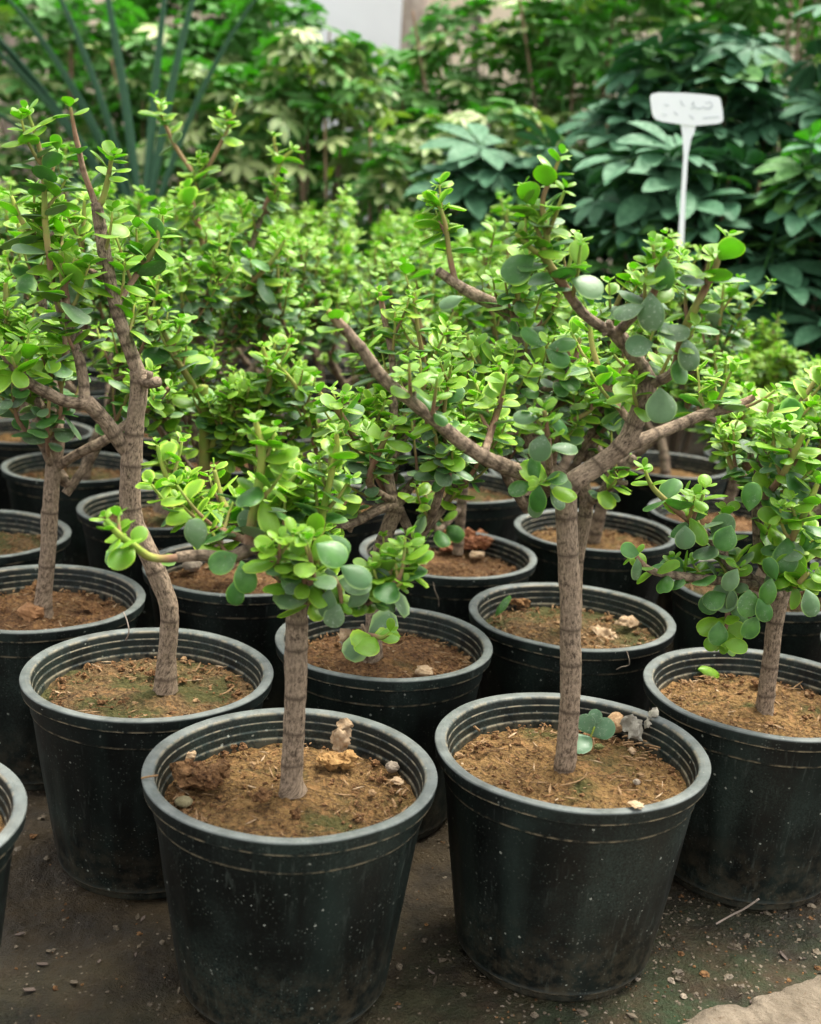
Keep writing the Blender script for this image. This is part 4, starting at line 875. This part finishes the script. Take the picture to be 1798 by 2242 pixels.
lump(520, 1640, .006, M_CLOD, 'soil_clod', 'low crumbly clod at the back left of the front left soil', 'clod', n=5, jag=.7, sp=1.6)
lump(330, 1478, .008, M_CLOD, 'soil_clod', 'dark crumbs at the foot of the crooked trunk in the mossy pot', 'clod', n=7, jag=.7, sp=1.5)
lump(1060, 1640, .006, M_CLOD, 'soil_clod', 'small crumbly clod near the left wall of the front right pot', 'clod', n=5, jag=.7, sp=1.5)
lump(1640, 1500, .007, M_CLOD, 'soil_clod', 'crumbly clod left of the trunk in the right edge pot', 'clod', n=6, jag=.7, sp=1.6)
lump(306, 1836, .007, M_CLOD, 'soil_clod', 'rusty clod lying on the floor in front of the mossy pot', 'clod', Z=-.247, jag=.5)

def curl(px, py, size, d, n, mat, name, label, cat, Z=-.022, shape=3, Y=None):
    a, b, c_, dd, e = SH[shape]; dry = mat not in (ML_Y, ML_M)
    mb = leaf_mesh(a*(.8 if dry else 1), b*1.3, c_*1.6, RH+[] if not dry else [i/14 for i in range(15)], CH if not dry else [-1, -.75, -.5, -.25, 0, .25, .5, .75, 1], .02, '', mat, dd+.3, e)
    if dry:
        sd_ = px*.37; nv = []
        for x, y, z in mb.v:
            q = Vector((x*3.2+sd_, y*3.2, 0)); q2 = Vector((x*9, y*9+sd_, 0))
            nv.append((x*(1+.5*noise.noise(q2))+.09*noise.noise(q), y+.10*noise.noise(q2+Vector((5, 0, 0))), z+.30*noise.noise(q)+.13*noise.noise(q2)+.5*abs(x)*(1 if px % 2 else -.6)))
        mb.v = nv
    o = mb.build(name, mat, loc=at(px, py, Z=Z) if Y is None else at(px, py, Y=Y))
    o.matrix_local = Plant.mat(o.location.copy(), Vector(d), Vector(n), size); tag(o, label, cat); return o
curl(752, 1655, .030, (-.3, .1, 1), (0, -1, .2), M_TAN, 'dried_leaf', 'lower crumpled tan leaf standing right of the grey trunk', 'dried leaf', shape=0)
curl(745, 1622, .026, (.3, .2, 1), (.3, -1, .1), M_TAN, 'dried_leaf', 'upper crumpled tan leaf against the back wall of the front left pot', 'dried leaf', Z=-.010, shape=4)
curl(1408, 1622, .034, (-.7, .1, .9), (0, -1, .3), M_GREY, 'dried_leaf', 'broad grey withered leaf leaning on the right wall of the front right pot', 'dried leaf', shape=0)
curl(1412, 1596, .026, (.3, .1, 1), (-.6, -1, .2), M_GREY, 'dried_leaf', 'narrow grey withered leaf sticking up over the right rim', 'dried leaf', Z=-.012, shape=3)
curl(1375, 1575, .026, (-1, .2, .2), (0, -.6, 1), M_TAN, 'dried_leaf', 'brown curled leaf behind the round brown ball', 'dried leaf', shape=1)
curl(1528, 1465, .034, (1, .1, .12), (0, -.8, 1), ML_Y, 'fallen_leaf', 'fresh green leaf fallen on the soil at the right edge pot', 'fallen leaf', shape=3)
curl(1775, 1490, .032, (1, -.2, .1), (0, -.8, 1), ML_M, 'fallen_leaf', 'fallen leaf at the far right of the right edge pot', 'fallen leaf', shape=1)
curl(1345, 1366, .040, (1, .2, .35), (0, -.8, 1), M_TAN, 'dried_leaf', 'dry curled leaf at the right of the dull soil behind the forked trunk', 'dried leaf', shape=3)
curl(1290, 1372, .044, (1, -.3, .05), (0, -.5, 1), M_TAN, 'dried_leaf', 'flat dry leaf close behind the forked trunk', 'dried leaf', shape=1)
curl(1112, 1320, .036, (.6, .1, .25), (0, -.6, 1), M_CLOD, 'dried_leaf', 'dark brown dry leaf at the left of the dull soil', 'dried leaf', shape=3)
curl(1085, 1350, .034, (.15, .1, 1), (-1, -.6, .1), ML_M, 'leaf_sprout', 'green sprout leaf at the left wall behind the forked trunk', 'sprout', shape=3)
curl(785, 1425, .036, (-.7, 0, .8), (0, -1, .3), M_TAN, 'dried_leaf', 'withered pinkish leaf left of the sucker in the pot between the front ones', 'dried leaf', shape=0)
curl(740, 1405, .034, (1, .1, .2), (0, -.8, 1), M_GREY, 'dried_leaf', 'withered pale leaf at the left of the sucker', 'dried leaf', shape=1)
curl(88, 1280, .05, (-1, .1, .05), (0, -.3, 1), M_CLOD, 'dried_leaf', 'brown leaf lying left of the slim grey trunk', 'dried leaf', shape=3)
curl(165, 1325, .05, (1, -.1, .05), (0, -.3, 1), M_CLOD, 'dried_leaf', 'brown leaf lying right of the slim grey trunk', 'dried leaf', shape=1)
# small sprout right of E's trunk
sp = empty('seedling', at(1290, 1628, Z=-.028)); tag(sp, 'small grey-green seedling beside the tall forked trunk', 'seedling')
mb = MB(); tube(mb, [(Vector((0, 0, 0)), .0014, 0), (Vector((.002, 0, .012)), .0012, 0), (Vector((.004, -.002, .022)), .001, 0)], 6); mb.build('stem', M_BARK, sp)
ML_SEED = leaf_mat('leaf_seedling', (.12, .26, .12), (.10, .23, .10), (.2, .34, .18), (.2, .3, .17), tr=.3, dust=.6)
for d, n, s_, z in [((-.5, 0, .9), (0, -1, .3), .026, .012), ((.75, -.1, .6), (-.2, -1, .4), .030, .010), ((-.55, -.5, -.1), (0, -.5, 1), .034, .008), ((.2, .2, 1), (0, -1, .2), .020, .022)]:
    a, b, c_, dd, e = SH[0]; o = leaf_mesh(a, b, c_, RH, CH, .03, '', ML_SEED, dd, e).build('leaf', ML_SEED, sp); o.matrix_local = Plant.mat(Vector((.002, 0, z)), Vector(d), Vector(n), s_)

def stick(pts, r, mat, name, label, cat):
    mb = MB(); tube(mb, [(p, r, 1) for p in spline_pts(pts)], 6, .1); tag(mb.build(name, mat), label, cat)
def spline_pts(pts): return [q[0] for q in spline([(p, 0, 0) for p in pts], .004)]
stick([at(1568, 2023, Z=-.244), at(1600, 2005, Z=-.235), at(1630, 1990, Z=-.222), at(1662, 1968, Z=-.205)], .0012, M_WOOD, 'twig', 'thin dry twig leaning on the foot of the right edge pot', 'twig')
stick([at(310, 1704, Z=.002), at(328, 1700, Z=.004), at(346, 1698, Z=.0035)], .0011, M_STRAW, 'straw', 'short straw lying across the left rim of the front left pot', 'straw')
stick([at(1228, 1720, Z=-.028), at(1262, 1712, Z=-.026), at(1282, 1700, Z=-.024), at(1286, 1690, Z=-.020)], .0008, M_STRAW, 'straw', 'curved straw at the foot of the tall forked trunk', 'straw')
stick([at(1038, 1590, Z=-.02), at(1050, 1600, Z=-.026)], .0014, M_STRAW, 'straw', 'short bark sliver at the left wall of the front right pot', 'straw')
stick([at(1372, 1425, Y=1.535), at(1377, 1440, Y=1.533), at(1378, 1456, Y=1.532), at(1362, 1460, Y=1.532), at(1350, 1466, Y=1.533)], .0007, M_PEB, 'root_thread', 'pale root thread hanging down the pot wall behind the forked trunk', 'thread')
stick([at(949, 1275, Y=1.808), at(953, 1295, Y=1.806), at(960, 1310, Y=1.806), at(961, 1328, Y=1.808)], .0007, M_PEB, 'root_thread', 'pale root thread hanging down the middle pot wall', 'thread')
stick([at(272, 1408, Z=-.02), at(282, 1385, Y=1.46), at(278, 1358, Y=1.46), at(270, 1340, Y=1.46)], .0008, M_WOOD, 'twig', 'wiry twig standing at the back wall of the mossy pot', 'twig')
mb = MB()
for i in range(22):
    a = random.uniform(-.3, 1.5); x = 1385+random.uniform(-22, 50); y = 1625+random.uniform(-22, 40)
    p = at(x, y, Z=-.026); q = p+Vector((math.cos(a)*.012, -math.sin(a)*.010, random.uniform(.001, .006)))
    tube(mb, [(v, .0011*random.uniform(.7, 1.3), 1) for v in spline_pts([p, (p+q)/2+Vector((0, 0, .001)), q])], 6, .1)
tag(mb.build('bark_slivers', M_STRAW), 'bark slivers piled by the round ball in the front right pot', 'bark', kind='stuff')

# ------------------------------------------------------------------ label on a stake
sy_ = 2.93
p0 = at(1456, 500, Y=sy_)
lab = empty('plant_label', (at(1497, 500, Y=sy_).x, sy_, 0)); tag(lab, 'white plastic T-shaped plant label with faint handwriting in front of the dark hedge', 'plant label')
def flat_poly(pts, th, mat, name, parent):
    c = sum(pts, Vector())/len(pts); mb = MB(); n = len(pts)
    a = [p-lab.location for p in pts]; b = [p+Vector((0, th, 0)) for p in a]
    mb.add(a+b, [tuple(range(n)), tuple(reversed(range(n, 2*n)))]+[(i, i+n, (i+1) % n+n, (i+1) % n) for i in range(n)]); return mb.build(name, mat, parent, smooth=False)
P0 = lambda L, Y=sy_: [at(x, y, Y=Y) for x, y in L]
# the plate: outline with rounded corners
outl = [(1431, 204), (1445, 202), (1500, 203), (1545, 207), (1568, 210), (1576, 213), (1579, 222), (1583, 245), (1584, 262), (1580, 268), (1570, 271), (1524, 275), (1490, 272), (1450, 266), (1436, 261), (1430, 254), (1427, 240), (1424, 215), (1425, 208)]
plate = flat_poly(P0(outl), .0025, M_WHITE, 'plate', lab)
flat_poly(P0([(1491, 271), (1524, 274), (1520, 292), (1514, 303), (1507, 340), (1502, 420), (1499, 500), (1494, 640), (1484, 640), (1487, 500), (1492, 420), (1497, 340), (1495, 300)], sy_+.003), .002, M_WHITE, 'stake', lab)
mb = MB()
strokes = [[(1545, 226), (1555, 222), (1560, 232), (1552, 238)], [(1513, 238), (1521, 232), (1516, 226)], [(1521, 234), (1530, 238), (1540, 234), (1548, 238), (1560, 233)], [(1490, 220), (1498, 232)], [(1515, 229), (1520, 222)],
           [(1455, 228), (1464, 231)], [(1476, 244), (1484, 252)], [(1510, 252), (1520, 261)], [(1540, 258), (1560, 256), (1575, 255)], [(1450, 250), (1460, 252)]]
for s_ in strokes:
    tube(mb, [(p-lab.location, .0008, 1) for p in spline_pts([at(x, y, Y=sy_-.0006) for x, y in s_])], 5)
mb.build('handwriting', M_INK, lab)

# ------------------------------------------------------------------ hedge shrubs behind
def compound(n, ll, lw, droop, mat, seed, pet=.14, cup=.15):
    """a palmate leaf: leaflets round the end of a petiole that comes up along z"""
    random.seed(seed); mb = MB()
    tube(mb, [(Vector((0, -.03, -pet)), .0022, 0), (Vector((0, -.01, -pet*.4)), .0019, 0), (Vector((0, 0, 0)), .0016, 0)], 5, cap=False)
    for i in range(n):
        a = (i-(n-1)/2)*(5.4/n)+random.uniform(-.09, .09); L_ = ll*(1-.28*abs(i-(n-1)/2)/(n/2))*random.uniform(.9, 1.08)
        d = Vector((math.sin(a), math.cos(a), cup+random.uniform(-.12, .12))).normalized(); s_ = d.cross(Vector((0, 0, 1))).normalized(); u_ = s_.cross(d)
        rows = [0, .12, .26, .42, .6, .78, .92, 1.0]; W_ = [.05, .07, .42, .8, 1, .92, .55, .12]; vs = []; E = []; U = []
        for sg in (1, -1):
            for t, w_ in zip(rows, W_):
                for u in (-1, -.5, 0, .5, 1):
                    p = d*(t*L_)+s_*(u*w_*lw/2)+u_*(abs(u)*w_*lw*.16-droop*t*t*L_+sg*.0007*(1-abs(u))) ; vs.append(p); E.append(.45 if u == 0 and t < .95 else (.3 if abs(u) == 1 else 0)); U.append(float(sg < 0))
        fs = []; o_ = len(rows)*5
        for r_ in range(len(rows)-1):
            for c_ in range(4):
                q = r_*5+c_; fs.append((q, q+1, q+6, q+5)); fs.append((q+o_, q+5+o_, q+6+o_, q+1+o_))
            q = r_*5; fs.append((q, q+5, q+5+o_, q+o_)); q += 4; fs.append((q, q+o_, q+5+o_, q+5))
        mb.add(vs, fs, None, {'edge': E, 'under': U})
    return mb.mesh('leaf', mat)
CB = [compound(8, .135, .046, .28, ML_B, 1), compound(7, .14, .05, .18, ML_B, 2), compound(9, .12, .04, .36, ML_B, 3)]
CG = [compound(7, .11, .042, .25, ML_G, 4), compound(8, .12, .040, .35, ML_G, 5), compound(6, .10, .05, .15, ML_G, 6)]
CV = [compound(7, .11, .036, .3, ML_V, 7), compound(8, .12, .034, .4, ML_V, 8)]
LG = [leaf_mesh(.55, .3, .2, RL, CL, .008, '', ML_G, .1, 0).mesh('leaf', ML_G), leaf_mesh(.45, .5, .35, RL, CL, .008, '', ML_G, -.1, 0).mesh('leaf', ML_G)]

def shrub(x, y, rx, ry, h, n, meshes, label, cat, group, seed, zmin=.15, size=1., stems=7, name='hedge_shrub', top_bias=.6, mixm=None):
    random.seed(seed); root = empty(name, (x, y, 0)); tag(root, label, cat, group)
    mb = MB(); ends = []
    for i in range(stems):
        a = random.uniform(0, 6.283); q = random.uniform(.2, .8)
        e = Vector((math.cos(a)*rx*q, math.sin(a)*ry*q, h*random.uniform(.7, .96))); b = Vector((math.cos(a)*.06, math.sin(a)*.06, -.01)); m = b.lerp(e, .5)+Vector((random.uniform(-.05, .05), random.uniform(-.05, .05), 0))
        tube(mb, spline([(b, .011, 1), (m, .008, .9), (e, .004, .4)], .05), 7, .1); ends.append((b, m, e))
    mb.build('stem', M_BARK, root)
    for i in range(n):
        z = zmin+(h-zmin)*random.random()**top_bias
        a = random.uniform(0, 6.283); f = random.uniform(.72, 1.02) if random.random() < .72 else random.uniform(.25, .72)
        prof_ = (1-((z/h)**3)*.55)
        p = Vector((math.cos(a)*rx*f*prof_, math.sin(a)*ry*f*prof_, z))
        out = Vector((math.cos(a), math.sin(a), 0)); 
        nrm = (out*random.uniform(.35, 1.1)+Vector((0, 0, random.uniform(.5, 1.1)))+Vector((random.uniform(-.35, .35), random.uniform(-.35, .35), 0))).normalized()
        spin = random.uniform(-.8, .8); yd = out*-1 if random.random() < .5 else out
        yd = Matrix.Rotation(spin, 3, 'Z')@yd
        ms = meshes if not mixm or random.random() > mixm[1] else mixm[0]
        o = bpy.data.objects.new('leaf', random.choice(ms)); col.objects.link(o); o.parent = root
        sz = size*random.uniform(.75, 1.15)
        o.matrix_local = Plant.mat(p, yd, nrm, sz)
    return root
GB = 'dark palmate-leaved hedge shrubs'
LB = ['dark blue-green palmate shrub right behind the white plant label', 'dark palmate shrub at the right edge of the hedge', 'dark palmate shrub left of the white plant label', 'dark palmate shrub beyond the label, second row', 'dark palmate shrub at the upper right corner', 'dark palmate shrub behind the right edge, back row']
i = 0
for (x, y, rx, ry, h, n) in [(.72, 3.58, .34, .28, 1.0, 95), (1.16, 3.40, .32, .28, 1.04, 95), (.27, 4.05, .32, .28, 1.0, 90), (.85, 4.2, .42, .34, 1.36, 150), (1.45, 4.05, .42, .36, 1.54, 160), (1.85, 3.6, .36, .32, 1.3, 80)]:
    shrub(x, y, rx, ry, h, n, CB, LB[i], 'shrub', GB, 500+i, mixm=(CG, .16), size=1.3, zmin=.28, top_bias=.8); i += 1
for j, (x, y, rx, ry, h, n, lb) in enumerate([(-.26, 5.5, .40, .34, 1.43, 200, 'mid green shrub in front of the pale panel'), (.66, 5.0, .5, .42, 1.78, 280, 'mid green bushy shrub rising above the white label'), (1.35, 5.1, .55, .45, 2.0, 290, 'mid green shrub filling the top right corner'), (.22, 5.2, .50, .4, 1.62, 260, 'mid green shrub right of the wooden post'),
                                       (2.1, 4.9, .5, .45, 2.0, 120, 'mid green shrub just outside the top right corner'), (-1.15, 5.6, .45, .4, 1.5, 210, 'mid green shrub behind the sword leaves'), (-1.65, 5.7, .55, .42, 1.62, 250, 'mid green shrub at the upper left corner'), (-.72, 5.5, .40, .4, 1.62, 230, 'mid green shrub left of the white panel')]):
    shrub(x, y, rx, ry, h, n, CG, lb, 'shrub', 'mid green shrubs at the back', 560+j, size=.95, mixm=(CV, .12))
for j, (x, y, rx, ry, h, n, lb) in enumerate([(-.42, 4.75, .36, .3, 1.40, 190, 'cream variegated shrub in the top middle, palest of all'), (.0, 4.5, .36, .3, 1.14, 180, 'cream and green variegated shrub in front of the wooden post'), (-.85, 4.9, .36, .3, 1.28, 170, 'variegated shrub left of the palest one'), (.28, 4.5, .3, .28, 1.16, 90, 'variegated shrub beside the dark hedge')]):
    shrub(x, y, rx, ry, h, n, CV, lb, 'shrub', 'cream variegated shrubs', 590+j, size=.9, mixm=(CG, .62))
for j, (x, y, rx, ry, h, n, lb) in enumerate([(1.0, 6.3, .7, .5, 2.1, 380, 'tall leafy bush at the very back right'), (1.9, 6.2, .7, .5, 2.5, 340, 'tallest leafy bush behind the right shrubs'), (-1.25, 6.7, .7, .5, 1.95, 380, 'leafy bush at the back behind the sword leaves'), (-2.2, 6.4, .6, .5, 2.0, 280, 'leafy bush at the far upper left'), (-1.0, 7.0, .4, .4, 1.8, 120, 'leafy bush back left of the white panel')]):
    shrub(x, y, rx, ry, h, n, CG, lb, 'bush', 'tall bushes at the back', 620+j, size=1.2)

# small leaved shrub row just beyond the pots (pale greens behind the centre)
# sword-leaved plant on the left
random.seed(9)
sw = empty('sword_leaf_plant', (-1.02, 4.62, 0)); tag(sw, 'blue-green sword-leaved plant with long arching blades at upper left', 'yucca')
def blade(p, d, L_, w_, sag, root):
    mb = MB(); n = 12; vs = []; U = []; q = p.copy(); dd = d.normalized(); s_ = dd.cross(Vector((0, 0, 1))).normalized()
    for i in range(n+1):
        t = i/n; ww = w_*.5*(min(1, .45+t*2.2))*(1-t**3.2)+.001; u_ = s_.cross(dd)
        for u, z in ((-1, .25), (-.5, .06), (0, 0), (.5, .06), (1, .25)): vs.append(q+s_*u*ww+u_*z*ww+u_*.002); U.append(0.)
        for u, z in ((1, .25), (0, 0), (-1, .25)): vs.append(q+s_*u*ww+u_*z*ww-u_*.004*(1-t)); U.append(1.)
        dd = (dd+Vector((0, 0, -sag/n*(.3+t)))).normalized(); q = q+dd*L_/n
    fs = []
    for i in range(n):
        for c_ in range(8):
            a = i*8+c_; b = i*8+(c_+1) % 8; fs.append((a, b, b+8, a+8))
    fs.append(tuple(range(n*8, n*8+8)))
    mb.add(vs, fs, None, {'under': U, 'edge': [0.]*len(vs)}); return mb.build('leaf', ML_S, root)
c0 = Vector((0, 0, .35))
tr_ = MB(); tube(tr_, [(Vector((0, 0, -.01)), .05, 1), (Vector((0, 0, .2)), .045, 1), (Vector((.0, 0, .42)), .04, .8)], 12, .2, .03); tr_.build('trunk', M_BARK, sw)
for i in range(30):
    a = i*2.4; el = random.uniform(.15, .95); d = Vector((math.cos(a)*math.cos(el), math.sin(a)*math.cos(el), math.sin(el)))
    blade(c0+Vector((0, 0, .1*i/46)), d, random.uniform(.45, .7), random.uniform(.05, .07), random.uniform(.3, 1.0), sw)
for x_, y_, r_ in ((-120, -70, .15), (-60, 40, .12), (60, 30, .10), (-90, 200, .09), (120, -60, .05), (230, -60, .035), (430, -60, .032), (0, 330, .06), (360, -20, .03), (530, 10, .03)):
    tgt = at(x_, y_, Y=4.35)-sw.location; st = at(290, 400, Y=4.5)-sw.location; st = Vector((st.x*.5, st.y*.5, st.z-.25))
    blade(st, (tgt-st)+Vector((0, 0, .26)), (tgt-st).length*1.2, r_, 1.15, sw)

# ------------------------------------------------------------------ wall and posts far behind
def box(name, x0, x1, y0, y1, z0, z1, mat, parent=None, org=(0, 0, 0)):
    mb = MB(); vs = [(x, y, z) for x in (x0, x1) for y in (y0, y1) for z in (z0, z1)]; O_ = Vector(org)
    mb.add([Vector(v)-O_ for v in vs], [(0, 1, 3, 2), (4, 6, 7, 5), (0, 4, 5, 1), (2, 3, 7, 6), (0, 2, 6, 4), (1, 5, 7, 3)]); o = mb.build(name, mat, parent, smooth=False); return o
wl = empty('back_wall', (0, 9, 0)); tag(wl, 'cream plastered wall closing the nursery far behind the shrubs', 'wall')
box('plaster', -9, 9, 9, 9.2, -.05, 3.4, M_CREAM, wl, (0, 9, 0))
box('coping', -9.05, 9.05, 8.96, 9.24, 3.4, 3.48, M_WOOD, wl, (0, 9, 0))
pn = box('white_panel', at(600, 20, Y=8.6).x, at(885, 20, Y=8.6).x, 8.6, 8.66, 0, 2.9, M_PALE); tag(pn, 'pale white sheet panel standing left of the wooden post', 'panel')
for x_, w_, m_, lb in ((908, .085, M_WOOD, 'weathered light post beside the white panel'), (35, .10, M_WOOD, 'pale wooden post at the upper left corner'), (118, .04, M_DARKW, 'thin dark post at the upper left'), (1045, .03, M_DARKW, 'thin dark post in front of the cream wall')):
    cx = at(x_, 60, Y=7.9).x; o = MB()
    tube(o, [(Vector((0, 0, -.05)), w_*1.05, 1), (Vector((0, 0, 1.4)), w_, 1), (Vector((0, 0, 3.0)), w_*.95, 1)], 12, .04)
    ob = o.build('post', m_, loc=(cx, 7.9, 0)); tag(ob, lb, 'post')
